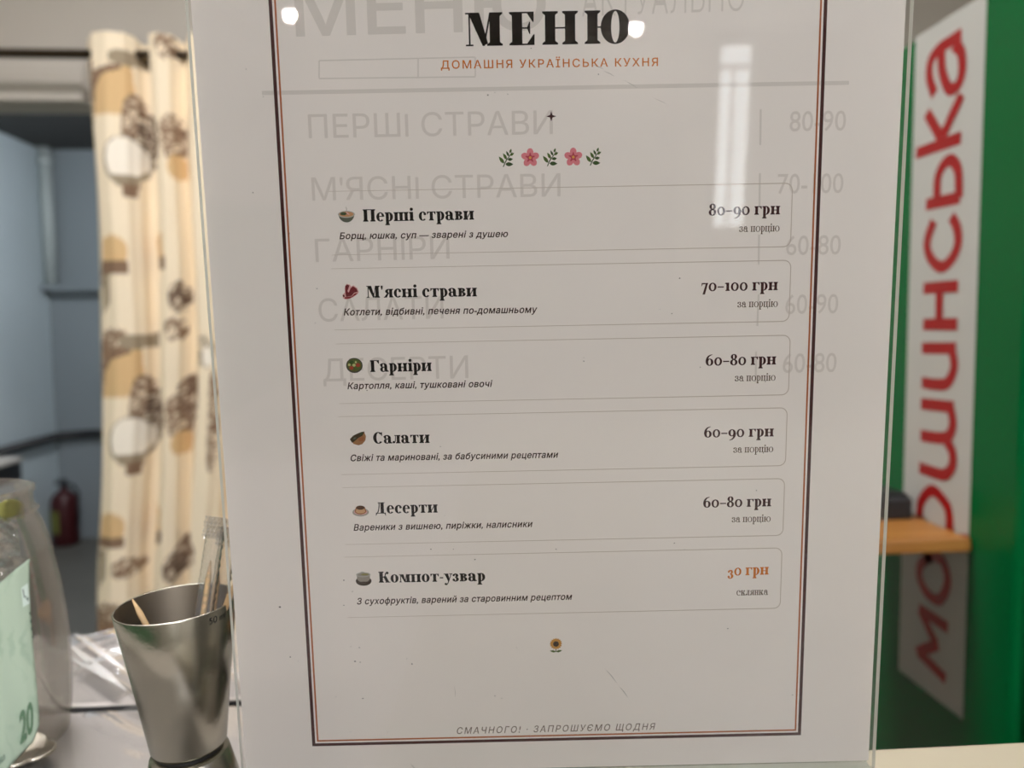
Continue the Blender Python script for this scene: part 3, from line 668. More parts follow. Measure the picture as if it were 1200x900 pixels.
    if c == 'я':
        b = .33; stem(b, tl=0, bl=0); ring(b + .01, X - .145, .25, .147, w * .95, h, 90, 270); rect(b, X - h, b + w, X)
        poly((.18, .24), (.31, .25), (.18, .0), (.02, .0)); rect(0, 0, .2, h); return L, b + w + .065
    if c == '1': stem(.12, tr=0); poly((.12, X), (.12, X - .1), (.03, X - .07), (.03, X - .04)); return L, .12 + w + .08
    if c == '7':
        rect(.04, X - .075, .43, X); poly((.04, X), (.02, X - .2), (.045, X - .2), (.11, X - .07)); poly((.43, X), (.29, X - .06), (.1, -.2), (.1 + w * .9, -.2)); return L, .44
    if c == '8': ring(.25, .535, .195, .178, w * .85, h * 1.1); ring(.25, .188, .232, .2, w * .9, h * 1.1); poly((.1, .43), (.22, .42), (.41, .30), (.30, .29)); return L, .5
    if c in '69':
        fl = (lambda x, y: (x, y)) if c == '6' else (lambda x, y: (.52 - x, .50 - y))
        k = len(L); ring(.26, .22, .235, .232, w * .9, h * 1.1); st_([(.085, .22), (.11, .45), (.23, .62), (.42, .70)], [w * 1.0, w * .8, w * .5, .03])
        for i in range(k, len(L)): L[i] = [fl(*p) for p in L[i]]
        return L, .52
    if c in '-–':
        e = .24 if c == '-' else .42; rect(.03, .215, e, .215 + .075); return L, e + .03
    if c == "'": poly((.03, CH), (.03 + w * .8, CH), (.03 + w * .55, CH - .24), (.03 + w * .25, CH - .24)); return L, w * .8 + .06
    # capitals
    K = CH; W = w * 1.13
    if c in 'ПН':
        a, b = .08, .08 + W + .22
        if c == 'П': stem(a, 0, K, W, tr=0); stem(b, 0, K, W, tl=0); rect(a, K - h, b + W, K)
        else: stem(a, 0, K, W, ser=.062); stem(b, 0, K, W, ser=.062); rect(a + W, K/2 - h/2, b, K/2 + h/2)
        return L, b + W + .08
    if c == 'Г':
        stem(.08, 0, K, W, tr=0); e = .08 + W + .30; rect(.08, K - h, e, K); poly((e - .15, K - h), (e - .022, K - .23), (e, K - .23), (e + .01, K)); return L, e + .03
    if c == 'Д':
        b = .33; rect(b, h, b + W, K); rect(.16, K - h, b + W + .06, K); st_([(.25, K - .01), (.23, .4), (.18, .16), (.10, .02)], [h * 1.3] * 4); rect(.03, 0, b + W + .1, h)
        poly((.02, h), (.01, -.14), (.035, -.14), (.1, 0)); e = b + W + .10; poly((e + .01, h), (e + .02, -.14), (e - .005, -.14), (e - .07, 0)); return L, e + .05
    if c == 'Е':
        stem(.08, 0, K, W, tr=0, br=0, ser=.062); e = .08 + W + .26; rect(.08, K - h, e, K); rect(.08, 0, e, h); rect(.08 + W, K/2 - h/2 + .01, e - .08, K/2 + h/2 + .01)
        poly((e - .15, K - h), (e - .02, K - .22), (e, K - .22), (e + .005, K)); poly((e - .15, h), (e + .012, 0), (e + .018, .23), (e - .005, .23))
        poly((e - .08, K/2 + .14), (e - .1, K/2 + .14), (e - .15, K/2 + .025), (e - .15, K/2), (e - .1, K/2 - .12), (e - .08, K/2 - .12)); return L, e + .06
    if c == 'К':
        stem(.08, 0, K, W); r = .08 + W; st_([(r - .01, .34), (r + .12, .40), (r + .18, .58), (r + .26, .66)], [h * 1.3, .06, .07, .07]); dot(r + .275, .62, .085)
        poly((r + .03, .37), (r + .2, .42), (r + .40, .0), (r + .2, .0)); rect(r + .14, 0, r + .45, h); return L, r + .44
    if c == 'М':
        rect(.07, 0, .07 + h * 1.1, K); rect(0, 0, .17, h); rect(0, K - h, .1, K)
        D = .40; poly((.06, K), (.06 + W * 1.1, K), (D + W * .45, .05), (D - .02, .0), (D - W * .08, .0)); b = D + W * .62
        poly((D - .01, .0), (D + .03, .0), (b + .04, K), (b, K)); stem(b, 0, K, W, tl=0, ser=.062); return L, b + W + .08
    if c == 'С':
        ring(.36, K/2, .325, K/2 + .012, W, h * 1.1, 45, 318); poly((.61, K + .01), (.60, K - .24), (.57, K - .24), (.47, K - .06)); return L, .66
    if c == 'Ю':
        stem(.08, 0, K, W, ser=.062); cx_ = .08 + W + .40; ring(cx_, K/2, .33, K/2 + .013, W * 1.02, h); rect(.08 + W, K/2 - h/2, cx_ - .28, K/2 + h/2); return L, cx_ + .36
    raise ValueError(c)
def serif(s, w=.148, h=.034, sp=0):
    P = []; x = 0
    for c in s:
        g, a = glyph(c, w, h)
        P += [[(p[0] + x, p[1]) for p in q_] for q_ in g]; x += a + sp
    return P, CH
def place(name, P, pL, pR, cap_px, mm, parent, ref, z=ZI, keep=None):
    """fit lettering between two points of the sheet; ref = letter height the cap_px belongs to"""
    a, b = uv(*pL), uv(*pR); x0 = min(p[0] for q_ in P for p in q_); x1 = max(p[0] for q_ in P for p in q_)
    sx = (b[0] - a[0]) / (x1 - x0); sy = abs(uv(pL[0], pL[1] - cap_px)[1] - a[1]) / ref
    sl_ = (b[1] - a[1]) / (b[0] - a[0])
    bb = B()
    for q_ in P:
        bb.poly([(a[0] + (p[0] - x0) * sx, a[1] + p[1] * sy + (p[0] - x0) * sx * sl_) for p in q_], z)
    return bb.build(name, mm, parent, recalc=False)

# heading block
P, r_ = serif('МЕНЮ', .205, .034, .115); place('title_text', P, (546, 54.3), (738, 50.6), 39.2, I['title'], menu, r_)
P, r_ = sans('ДОМАШНЯ УКРАЇНСЬКА КУХНЯ', .012, 0, 1.25); place('subtitle_text', P, (516.7, 80.6), (771, 77.3), 9.6, I['orange'], menu, r_)
P, r_ = sans('СМАЧНОГО! · ЗАПРОШУЄМО ЩОДНЯ', .008, .22, 1.3); place('closing_text', P, (535.5, 860), (768, 854.9), 7.6, I['foot'], menu, r_)
# border: wide outer dark line, narrow inner orange line
def frame_line(name, l, r, b, t, wd, mm):
    bb = B()
    bb.poly([(l, b), (l + wd, b), (l + wd, t), (l, t)], ZI); bb.poly([(r - wd, b), (r, b), (r, t), (r - wd, t)], ZI)
    bb.poly([(l + wd, b), (r - wd, b), (r - wd, b + wd), (l + wd, b + wd)], ZI); bb.poly([(l + wd, t - wd), (r - wd, t - wd), (r - wd, t), (l + wd, t)], ZI)
    return bb.build(name, mm, menu, recalc=False)
fl = (uv(315, 0)[0] + uv(365.5, 872)[0]) / 2; frr = (uv(970.5, 0)[0] + uv(938, 858)[0]) / 2; fb = (uv(367, 874.5)[1] + uv(936, 861.5)[1]) / 2; ftp = vB + .297 - (fb - vB)
frame_line('border_line', fl, frr, fb, ftp, .00105, I['frame'])
gi = .00165; frame_line('border_line', fl + gi, frr - gi, fb + gi, ftp - gi, .00055, I['frameor'])

# small printed pictures: units of one picture width, origin at its centre
def icon(name, px, py, size_px, parts, parent=menu, lift=1):
    u0, v0 = uv(px, py); k = abs(uv(px + size_px, py)[0] - u0); cols = []; bb = B()
    for n, (kind, col, *g) in enumerate(parts):
        if col not in cols: cols.append(col)
        mi = cols.index(col); z = ZI * (1 + n * .6)
        if kind == 'e':
            cx_, cy_, rx, ry = g[:4]; a = R(g[4]) if len(g) > 4 else 0
            pts = [(cx_ + rx * math.cos(t) * math.cos(a) - ry * math.sin(t) * math.sin(a), cy_ + rx * math.cos(t) * math.sin(a) + ry * math.sin(t) * math.cos(a)) for t in [i * math.pi / 10 for i in range(20)]]
        elif kind == 'l':      # leaf: pointed oval from a to b with half width w
            (ax, ay), (bx, by), hw = g; dx, dy = bx - ax, by - ay; l = math.hypot(dx, dy); nx, ny = -dy / l * hw, dx / l * hw; pts = []
            ts = [0, .15, .35, .55, .75, .9, 1]
            pts = [(ax + dx * t + nx * math.sin(math.pi * t ** .8), ay + dy * t + ny * math.sin(math.pi * t ** .8)) for t in ts] + [(ax + dx * t - nx * math.sin(math.pi * t ** .8), ay + dy * t - ny * math.sin(math.pi * t ** .8)) for t in ts[-2:0:-1]]
        else: pts = g[0]
        bb.poly([(u0 + p[0] * k, v0 + p[1] * k) for p in pts], z, mi)
    return bb.build(name, [I[c] for c in cols], parent, recalc=False)
LEAF = [('p', 'leaf2', [(-.30, -.5), (-.24, -.5), (-.10, -.2), (.28, .32), (.25, .34), (-.16, -.18)]),
        ('l', 'leaf', (-.22, -.30), (-.52, .10), .10), ('l', 'leaf2', (-.14, -.34), (.32, -.36), .12), ('l', 'leaf', (-.06, -.08), (-.27, .28), .085), ('l', 'leaf2', (.0, -.09), (.30, -.06), .09),
        ('l', 'leaf2', (.07, .1), (-.08, .40), .065), ('l', 'leaf', (.12, .14), (.38, .28), .075), ('l', 'leaf', (.13, .28), (.22, .52), .065)]
FLOWER = []
for k in range(5):
    a = R(90 + 72 * k); FLOWER.append(('e', 'pink', .30 * math.cos(a), .30 * math.sin(a), .23, .19, math.degrees(a)))
for k in range(5):
    a = R(90 + 72 * k); FLOWER.append(('e', 'pink2', .15 * math.cos(a), .15 * math.sin(a), .13, .05, math.degrees(a)))
FLOWER += [('e', 'pink2', 0, 0, .15, .15), ('e', 'yellow', 0, 0, .08, .08)]
for x, y in ((595, 185.3), (646.7, 184.5), (697, 183.8)): icon('leaf_picture', x, y, 20, LEAF)
for x, y in ((621.3, 184.9), (671.8, 184.2)): icon('flower_picture', x, y, 20.5, FLOWER)
STAR = [(0, .5), (.12, .12), (.5, 0), (.12, -.12), (0, -.5), (-.12, -.12), (-.5, 0), (-.12, .12)]
icon('star_mark', 646, 136.3, 12, [('p', 'maroon', STAR)])
SUN = [('p', 'leaf2', [(-.03, -.5), (.03, -.5), (.03, -.2), (-.03, -.2)]), ('l', 'leaf', (-.02, -.48), (-.42, -.40), .08), ('l', 'leaf', (.02, -.48), (.42, -.38), .08)]
for k in range(16):
    a = R(22.5 * k); SUN.append(('l', 'petal', (.1 * math.cos(a), .12 + .1 * math.sin(a)), (.44 * math.cos(a), .12 + .42 * math.sin(a)), .10))
SUN.append(('e', 'seed', 0, .12, .2, .2)); icon('sunflower_picture', 651.5, 756, 17, SUN)

def bowlpts(rx, ry, top, n=12): return [(rx * math.cos(R(180 + 180 * k / n)), top + ry * math.sin(R(180 + 180 * k / n))) for k in range(n + 1)]
PIC = {
 'soup': [('p', 'steam', [(-.02, .2), (.02, .2), (.06, .36), (.0, .5), (-.03, .48), (.01, .35)]), ('p', 'bowl', bowlpts(.46, .46, .05)), ('e', 'rim', 0, .05, .5, .2), ('e', 'soup', .0, .06, .42, .15), ('e', 'greens', -.17, .09, .19, .09), ('l', 'fat', (-.02, .2), (.2, .0), .04)],
 'meat': [('p', 'fat', [(-.32, .38), (-.22, .50), (-.02, .44), (.02, .33), (.2, .40), (.42, .22), (.5, -.02), (.42, -.14), (.1, -.36), (-.28, -.48), (-.5, -.38), (-.52, -.18), (-.36, -.02), (-.37, .2)]),
          ('p', 'meat', [(-.32, .36), (-.2, .46), (-.06, .38), (-.2, .05), (-.12, -.05), (.0, .22), (.16, .34), (.36, .2), (.44, .0), (.2, -.06), (.05, -.25), (-.3, -.3), (-.33, 0)]),
          ('p', 'meat2', [(-.4, -.42), (-.1, -.42), (.3, -.2), (.42, -.08), (.25, -.1), (.05, -.28), (-.38, -.32)]), ('p', 'caramel', [(-.5, -.2), (-.42, -.16), (-.36, -.28), (-.46, -.32)])],
 'salad': [('e', 'darkrim', 0, 0, .5, .46), ('e', 'salad', 0, .02, .43, .39), ('e', 'leaf2', -.15, .2, .15, .1), ('e', 'leaf', .2, -.15, .16, .1), ('e', 'leaf', .1, .25, .2, .08, 20), ('e', 'tomato', .22, .02, .13, .12), ('e', 'tomato', -.18, -.14, .12, .11),
           ('e', 'cucumber', -.02, .02, .1, .09), ('e', 'cucumber', -.3, .05, .08, .08), ('e', 'cucumber', .1, .2, .06, .07)],
 'shell': [('p', 'shell', [(-.5, -.08), (-.3, .12), (.4, .40), (.5, .1), (.45, -.15), (.25, -.38), (0, -.45), (-.28, -.36)]), ('p', 'filling', [(-.5, -.05), (-.3, .16), (-.05, .28), (.2, .38), (.42, .42), (.3, .16), (.0, .0), (-.25, -.22), (-.38, -.28)]), ('e', 'greens', .22, .28, .12, .06, 30), ('e', 'bowl', -.2, .0, .1, .05, 30), ('p', 'custard2', [(0, -.02), (.3, .14), (.42, .0), (.3, -.2), (.05, -.2)])],
 'custard': [('e', 'plate', 0, -.12, .5, .26), ('e', 'fat', 0, -.1, .4, .18), ('p', 'custard2', [(-.36, -.1), (-.27, .2), (.27, .2), (.36, -.1), (.2, -.22), (0, -.26), (-.2, -.22)]), ('p', 'custard', [(-.29, -.08), (-.22, .16), (.22, .16), (.29, -.08), (.15, -.18), (-.15, -.18)]), ('e', 'caramel', 0, .17, .26, .13)],
 'pot': [('e', 'potdark', 0, -.2, .5, .32), ('p', 'pot', [(-.42, .2), (.42, .2), (.4, -.1), (.25, -.24), (-.25, -.24), (-.4, -.1)]), ('e', 'rim', 0, .22, .46, .16), ('e', 'pot', 0, .22, .38, .11), ('e', 'tea', .1, .24, .24, .07), ('l', 'rim', (-.2, .4), (.1, .4), .03)],
}
ROWS = [  # picture, px, py, size | name, left, right, cap | description | price | note | card corners: left top, left bottom, right top, right bottom
 ('soup', 406, 252.3, 20, 'Перші страви', (425.6, 259.8), (555.6, 257.4), 14.4, 'Борщ, юшка, суп — зварені з душею', (397.8, 280.2), (595.4, 277.6), 7.6, '80–90 грн', (830.5, 252.6), (914, 251.2), 'за порцію', (866, 271.8), (913.4, 271.2), (381, 222.6), (386.5, 298.6), (930, 216.4), (925, 289.3)),
 ('meat', 411, 342, 19, "М'ясні страви", (429.8, 349), (559, 347.3), 14.0, 'Котлети, відбивні, печеня по-домашньому', (402.8, 369.6), (629.8, 366.4), 7.9, '70–100 грн', (821.8, 341.4), (911.4, 340), 'за порцію', (864, 360.2), (911.4, 359.5), (385, 314.5), (388.5, 386.2), (927, 305.5), (924.5, 377)),
 ('salad', 415.3, 428.3, 19.5, 'Гарніри', (434, 435.9), (506, 434.8), 13.7, 'Картопля, каші, тушковані овочі', (407.2, 456), (577.3, 453.2), 7.6, '60–80 грн', (826.6, 428.6), (909.3, 427.1), 'за порцію', (861, 446.8), (908.7, 446), (389.5, 402.6), (395, 472.2), (926, 393.4), (924, 463.4)),
 ('shell', 419.5, 513.5, 19, 'Салати', (437.6, 519.9), (503.6, 519), 13.4, 'Свіжі та мариновані, за бабусиними рецептами', (411, 540.4), (654.3, 536.2), 7.5, '60–90 грн', (824.8, 512.8), (906.6, 511.4), 'за порцію', (859.2, 530.5), (906, 529.7), (393.4, 488), (396.8, 555.9), (922.5, 478.2), (920.4, 545.9)),
 ('custard', 422.5, 598, 19.5, 'Десерти', (440.4, 601.9), (513, 600.6), 13.1, 'Вареники з вишнею, пиріжки, налисники', (414.4, 621.8), (624.3, 617.4), 7.4, '60–80 грн', (823.8, 594.9), (903.6, 593.3), 'за порцію', (857.4, 612.1), (903, 611.3), (398.6, 570.8), (401.4, 637.6), (919.5, 561.4), (917.4, 627.9)),
 ('pot', 426, 677.3, 18.5, 'Компот-узвар', (444, 682.8), (568.6, 680.8), 12.9, 'З сухофруктів, варений за старовинним рецептом', (418.4, 708.2), (670.6, 702.6), 7.3, '30 грн', (852.6, 674.7), (900.6, 673.2), 'склянка', (863, 697.8), (900, 697), (400.4, 652.6), (404.6, 724.3), (916.6, 642.4), (914, 712.1)),
]
for (pic, px, py, sz_, nm, nl, nr, nc, ds, dl, dr, dc, pr, pl_, prr, nt_, ol, orr, lt_, lb, rt, rb) in ROWS:
    l = (uv(*lt_)[0] + uv(*lb)[0]) / 2; r = (uv(*rt)[0] + uv(*rb)[0]) / 2; t = (uv(*lt_)[1] + uv(*rt)[1]) / 2; b = (uv(*lb)[1] + uv(*rb)[1]) / 2
    rad = .0022; pts = []
    pts.append((l + .0008, t))
    for cx_, cy_, a0 in ((r - rad, t - rad, 90), (r - rad, b + rad, 0)):
        for k in range(7): a = R(a0 - 15 * k); pts.append((cx_ + rad * math.cos(a), cy_ + rad * math.sin(a)))
    pts.append((l + .0008, b)); bb = B(); strip(bb, pts, [.00012] + [.00028] * (len(pts) - 2) + [.00012], ZI)
    card = bb.build('dish_card', I['line'], menu, recalc=False)
    icon('dish_picture', px, py, sz_, PIC[pic], card)
    P, r_ = serif(nm, .186, .050, .004); place('dish_name', P, nl, nr, nc, I['head'], card, r_)
    P, r_ = sans(ds, .020, .22, 1.06); place('dish_description', P, dl, dr, dc, I['brown'], card, r_)
    last = nm == 'Компот-узвар'
    P, r_ = serif(pr, .168, .050, .006); place('price_text', P, pl_, prr, 9.7 * nc / 14, I['orange' if last else 'maroon'], card, XH)
    P, r_ = serif(nt_, .105, .040, .0); place('portion_note', P, ol, orr, 6.4 * nc / 14, I['note'], card, XH)

# faint capitals of another print that show through the thin paper
def ghost(name, s, l, r, cap, mm='ghost', off=0.0, sp=1.0):
    P, r_ = sans(s.replace('І', 'l'), off, 0, sp); place(name, P, l, r, cap, I[mm], menu, r_, ZI * .5)
ghost('faint_big_title', 'МЕНЮ', (347, 42), (640, 34), 62, 'ghost2', .012)
ghost('faint_big_title', 'АКТУАЛЬНО', (682, 20), (872, 13), 40, 'ghost2', -.012)
ghost('faint_section_name', 'ПЕРШІ СТРАВИ', (362, 162), (648, 157), 28, off=.003)
ghost('faint_section_name', "М'ЯСНІ СТРАВИ", (366, 235), (657, 230), 27, off=.003)
ghost('faint_section_name', 'ГАРНІРИ', (370, 307), (527, 303), 27, off=.003)
ghost('faint_section_name', 'САЛАТИ', (374, 377), (520, 373), 27, off=.003)
ghost('faint_section_name', 'ДЕСЕРТИ', (379, 447), (549, 443), 26.5, off=.003)
for s_, l, r, cap in (('80-90', (925, 154), (991, 153), 25), ('70-100', (911, 227), (988, 226), 24.5), ('60-80', (921, 299), (985, 298), 24), ('60-90', (920, 368), (982, 367), 24), ('60-80', (917, 437), (980, 436), 24)):
    ghost('faint_section_price', s_, l, r, cap, off=.004)
bb = B()
def seg(a, b, wd): strip(bb, [uv(*a), uv(*b)], wd, ZI * .5)
seg((307, 109), (995, 97), .0012)
for a, b in (((891.5, 128), (891, 170)), ((890.5, 203), (890, 243)), ((889.5, 275), (889, 310)), ((889, 345), (887.5, 382)), ((886, 412), (885.5, 448))): seg(a, b, .0006)
for a, b in (((374, 71), (374, 92)), ((374, 92), (557, 90)), ((490, 68), (490, 92)), ((557, 67), (557, 90)), ((374, 71), (557, 67))): seg(a, b, .0004)
bb.build('faint_rules', I['ghost2'], menu, recalc=False)

# ------------------------------------------------------------------ steel jigger with toothpicks
JY = .287
jc = PY(206, 706, JY); kx = JY / F
jg = empty('jigger', (0, 0, 0)); tag(jg, 'double ended steel jigger cup holding toothpicks, left of the menu', 'jigger')
r1, r0, hh, h2, r2 = .0214, .0132, .0558, .034, .019
JM = Matrix.Translation((jc.x, jc.y, jc.z)) @ Matrix.Rotation(R(-2.6), 4, 'Y') @ Matrix.Rotation(R(0.5), 4, 'X')
jg.matrix_world = JM
tw = .0006
bb = B(); bb.lathe([(0, -hh + .002), (r0 - tw, -hh + .002), (r0 + (r1 - r0) * .5 - tw, -hh * .5), (r1 - tw, -.0002)], 80, mi=1)
bb.lathe([(r1 - tw, -.0002), (r1 - tw * .5, 0), (r1, -.0004), (r0 + (r1 - r0) * .5, -hh * .5), (r0 + .0004, -hh + .0015), (r0 - .0006, -hh), (0, -hh)], 80); bb.build('upper_cup', [M['steel'], mat('satin_steel', lin(140, 130, 116), .5, metal=1)], jg, recalc=False)
zb_ = -hh - .0012
bb = B(); bb.lathe([(0, zb_), (r0 - .0008, zb_), (r0 + .0010, zb_ - .0012), (r0 + .0035, zb_ - .012), (r2, zb_ - h2), (r2 - tw, zb_ - h2), (r0 + .003, zb_ - .012), (r0, zb_ - .003), (0, zb_ - .003)], 80); bb.build('lower_cup', M['steel'], jg)
bb = B(); bb.lathe([(r0 - .0012, -hh - .0014), (r0 - .0012, -hh + .0002)], 60); bb.build('seam', M['black'], jg)
# engraved volume mark near the rim
P, r_ = sans('50 ml', 0, 0, 1.0); bb = B()
ang0 = math.radians(-90 + 50); hgt = .0026
for q_ in P:
    vs = []
    for x, y in q_:
        a = ang0 + x * hgt / .728 / r1; z = -.0046 + y * hgt / .728; rr = r1 + (r1 - r0) / hh * z + .00012
        vs.append(bb.bm.verts.new((rr * math.cos(a), rr * math.sin(a), z)))
    try: bb.bm.faces.new(vs)
    except ValueError: pass
bb.build('volume_mark', M['black'], jg, recalc=False)
# toothpicks; built in place between two points
def pick(name, a, b, r, label, wrap=None, grp='toothpicks in the jigger'):
    a, b = Vector(a), Vector(b); t = empty(name, a); tag(t, label, 'toothpick', grp)
    d = b - a; bb = B(); bb.tube([(0, 0, 0), d * .04, d * .9, d], [r * .3, r, r, r * .2], 10); bb.build('stick', M['woodt'], t)
    if wrap:
        e = Vector(wrap) - a; n_ = e.length; up = e.normalized(); side = up.cross(Vector((0, 1, 0))).normalized(); fw = side.cross(up)
        bb = B(); N = 30
        def f(u, v):
            k = 2 * math.pi * u; wd = .0034; th = .0012
            if v > .93: th = .0003
            jit = .00035 * math.sin(v * 160 + u * 9) if v > .5 else 0
            return e * v + side * (wd * math.cos(k) + jit) + fw * (th * math.sin(k) + jit)
        bb.grid(f, 16, 60); bmesh.ops.remove_doubles(bb.bm, verts=bb.bm.verts, dist=1e-6); bb.build('wrapper', M['film'], t)
        bb = B()
        def f2(u, v): return e * (.90 + .10 * v) + side * (.0046 * (u - .5) * 2) + fw * (.0009 * math.sin(u * 40 + v * 13) + .0006 * math.sin(v * 31))
        bb.grid(f2, 26, 12, smooth=False); bb.build('crimped_end', M['film'], t)
    return t
jl = lambda px, py, dy: PY(px, py, JY + dy)
def base(x, y, z=-hh + .004): return JM @ Vector((x, y, z))
pick('toothpick', base(.006, 0), jl(155, 702, .004), .0011, 'bare toothpick leaning against the left inside of the steel jigger')
pick('toothpick', base(.0, -.003), jl(247, 657, .004), .0011, 'wrapped toothpick with its tip just above the jigger rim', wrap=jl(255, 606, .006))
pick('toothpick', base(.002, .004), jl(256, 665, .010), .0013, 'wrapped toothpick behind the pointed one in the jigger', wrap=jl(270, 618, .012))
pick('toothpick', base(-.004, -.004), jl(277, 678, -.006), .0011, 'toothpick at the right jigger rim beside the acrylic edge')
pick('toothpick', base(-.003, .0), jl(281, 690, .001), .0011, 'toothpick lowest at the right jigger rim, beside the acrylic edge')

# ------------------------------------------------------------------ money jar
JX = PZ(-28, 870, TZ + .003)
jar = empty('money_jar', (JX.x, JX.y, TZ + .0012)); tag(jar, 'clear plastic jar of banknotes and coins at the left edge', 'jar')
ky = JX.y / F * .93
def rj(px): return (px + 28) * ky * 1.0
def zj(py): return PY(-28, py, JX.y).z - TZ - .0012
prof = [(70, 903), (92, 899), (98, 890), (103, 868), (107, 835), (108.5, 800), (108, 770), (105.5, 740), (101, 700), (97, 678), (92, 648), (85, 623), (79, 610), (77, 603), (75, 592), (74.5, 582)]
pr_ = [(r_ * ky, max(.0012, zj(y)) if i else .0) for i, (r_, y) in enumerate(prof)]
zbm = pr_[0][1]
out = [(0, 0)] + [(r_, z) for r_, z in pr_]
tk_ = .0016
inn = [(max(r_ - tk_, .001), z + (.003 if i < 2 else 0)) for i, (r_, z) in enumerate(pr_)]
lip = pr_[-1]
profile = out + [(lip[0] + .0012, lip[1] + .0006), (lip[0] + .0012, lip[1] + .0026), (lip[0] - .0006, lip[1] + .0032), (lip[0] - tk_, lip[1] + .002)] + inn[::-1] + [(0, inn[0][1])]
bb = B(); bb.lathe(profile, 96); bb.build('body', M['jar'], jar)
zl = pr_[-3][1]
bb = B(); bb.lathe([(pr_[-3][0] + .0004, zl - .0005), (pr_[-3][0] + .0016, zl), (pr_[-3][0] + .0004, zl + .0008), (pr_[-3][0] - .0002, zl)], 96, closed=True); bb.build('neck_ridge', M['jar'], jar)
# banknotes: curved sheets of paper inside the jar
def notemat(name, c1, c2):
    m = mat(name, lin(*c1), .7); nt = m.node_tree; b = nt.nodes['Principled BSDF']; tcn = nt.nodes.new('ShaderNodeTexCoord')
    wv = nt.nodes.new('ShaderNodeTexWave'); wv.inputs['Scale'].default_value = 60; wv.inputs['Distortion'].default_value = 14; wv.inputs['Detail'].default_value = 3
    ns = nt.nodes.new('ShaderNodeTexNoise'); ns.inputs['Scale'].default_value = 40
    rp = nt.nodes.new('ShaderNodeValToRGB'); rp.color_ramp.elements[0].color = lin(*c2); rp.color_ramp.elements[1].color = lin(*c1); rp.color_ramp.elements[0].position = .25; rp.color_ramp.elements[1].position = .6
    mx = nt.nodes.new('ShaderNodeMath'); mx.operation = 'MULTIPLY_ADD'; mx.inputs[1].default_value = .25
    nt.links.new(tcn.outputs['Object'], wv.inputs[0]); nt.links.new(tcn.outputs['Object'], ns.inputs['Vector']); nt.links.new(wv.outputs['Fac'], mx.inputs[0]); nt.links.new(ns.outputs['Fac'], mx.inputs[2])
    nt.links.new(mx.outputs[0], rp.inputs[0]); nt.links.new(rp.outputs[0], b.inputs['Base Color']); return m
M['note'] = notemat('green_banknote_paper', (178, 196, 174), (148, 172, 148)); M['note2'] = notemat('yellow_banknote_paper', (176, 176, 98), (142, 144, 76))
# green note: surface through four picture corners, bulging towards the viewer like the jar wall
gy = JX.y - .033
def gsurf(px, py):
    bulge = .010 * ((px + 28) / 75.0) ** 2
    return PY(px, py, gy + bulge)
def gnote(u, v):
    # u 0..1 left to right, v 0..1 bottom to top ; right edge leans, top slopes down to the left
    xr = 47 - 13 * smooth(v * 1.0) - 1.5 * math.sin(v * 3); yt = 655 + (1 - u) * 78; yb_ = 860 + (1 - u) * 118 - (12 if u > .93 else 0) * ((u - .93) / .07)
    px = -62 + (xr + 62) * u; py = yb_ + (yt - yb_) * v
    return gsurf(px, py) + Vector((0, .0008 * math.sin(u * 17 + v * 3), 0))
ng = empty('banknote', gsurf(0, 880)); tag(ng, 'pale green banknote marked 20 curled inside the clear jar', 'banknote', 'banknotes in the jar')
ipn = Matrix.Translation(-gsurf(0, 880))
bb = B(); bb.grid(gnote, 40, 40); bb.build('paper', M['note'], ng, solid=.00012).matrix_parent_inverse = ipn
def onnote(polys, name, mm):
    bb = B()
    for q_ in polys:
        vs = [bb.bm.verts.new(gsurf(*p) + Vector((.0, -.0014, 0))) for p in q_]
        try: bb.bm.faces.new(vs)
        except ValueError: pass
    o = bb.build(name, mm, ng, recalc=False); o.matrix_parent_inverse = ipn; return o
gi_ = ink('banknote_green', (104, 132, 106)); gd = ink('banknote_dark', (70, 92, 78))
def txt(s, ox, oy, ux, uy, vx, vy, off=.02):
    P, r_ = sans(s, off); return [[(ox + p[0] * ux + p[1] * vx, oy + p[0] * uy + p[1] * vy) for p in q_] for q_ in P]
onnote(txt('20', 25.5, 870, 16, -17, -1.5, -50, .03), 'note_value', gi_)
onnote(txt('2023', -2, 897, 5.2, -5, -.6, -8.2, .01), 'note_year', gd)
onnote([[(27, 688), (34.5, 682), (37, 706), (29, 710)]], 'note_patch', ink('banknote_white', (214, 228, 218)))
onnote([[(28.4, 689), (29.4, 688.4), (31, 698), (30, 698.6)], [(30, 698), (33, 697), (33.2, 698.2), (30.2, 699.4)], [(32.4, 700), (35.2, 698), (35.6, 703), (34.6, 703.6), (34.2, 700.4), (32.6, 701.4)]], 'note_mark', gd)
onnote([[(36.5 + k * 1.05, 716 + k * 9), (38 + k * 1.0, 715.4 + k * 9), (38.3 + k, 719 + k * 9), (36.9 + k, 719.6 + k * 9)] for k in range(4)], 'note_edge_print', gd)
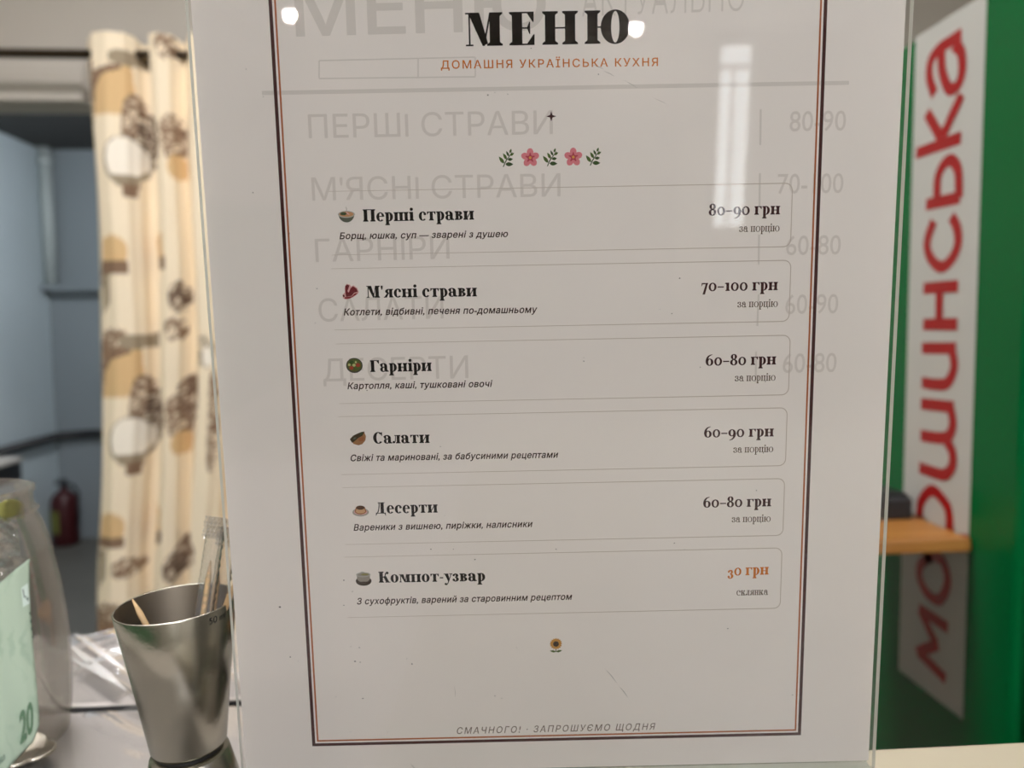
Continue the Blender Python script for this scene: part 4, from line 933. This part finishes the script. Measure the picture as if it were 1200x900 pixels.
# yellow note folded in the neck
ny = JX.y - .006
def ynote(u, v):
    px = -75 + 103 * u; py = 612 + 10 * (1 - u) - (14 + 26 * (1 - u) + 6 * math.sin(u * 9)) * v + 5 * math.sin(u * 5)
    return PY(px, py, ny + .010 * math.sin(u * 14) * (.5 + v) - .006 * v)
no = empty('banknote', PY(0, 606, ny)); tag(no, 'yellow green banknote crumpled in the neck of the jar', 'banknote', 'banknotes in the jar')
bb = B(); bb.grid(ynote, 40, 10); bb.build('paper', M['note2'], no, solid=.0002).matrix_parent_inverse = Matrix.Translation(-PY(0, 606, ny))
# crumpled clear wrapper between them
def crump(u, v):
    px = -70 + 98 * u - 10 * v; py = 716 - 42 * u - (108 - 40 * u) * v
    dpt = .004 * math.sin(u * 19 + v * 7) + .004 * math.sin(v * 23 - u * 11) + .0025 * math.sin(u * 43 + v * 39)
    return PY(px, py, JX.y - .016 + dpt)
bb = B(); bb.grid(crump, 34, 34, smooth=False)
M['wrap'] = clear('crinkled_wrapper', 1.5, (1, 1, 1, 1), .08, haze=.22, hazecol=lin(205, 214, 205), boost=2.0)
tag(bb.build('clear_wrapper', M['wrap']), 'crumpled clear plastic wrapper behind the green banknote in the jar', 'wrapper')
# coins on the jar bottom
def coin(px, py, rr, th, tilt, label, dz=.0):
    p = PZ(px, py, TZ + .0062 + dz); t = empty('coin', p, tilt); tag(t, label, 'coin', 'coins in the jar')
    bb = B(); bb.lathe([(0, 0), (rr - .0006, 0), (rr, .0004), (rr, th - .0004), (rr - .0006, th), (rr - .0014, th - .0003), (0, th - .0003)], 40)
    bb.build('disc', mat('coin_nickel', lin(176, 170, 158), .28, metal=1, bump=.2, bscale=700), t)
    return t
coin(30, 877, .0088, .002, (R(14), R(6), 0), 'silver coin lying highest under the green banknote in the jar', .0012)
coin(42, 883, .0085, .002, (R(3), R(-3), 0), 'silver coin lying flat nearest the right jar wall')
coin(19, 889, .0085, .002, (R(5), R(2), 0), 'silver coin lying lowest at the left of the jar bottom')
bpy.data.objects.remove(otext); bpy.data.curves.remove(ctext)
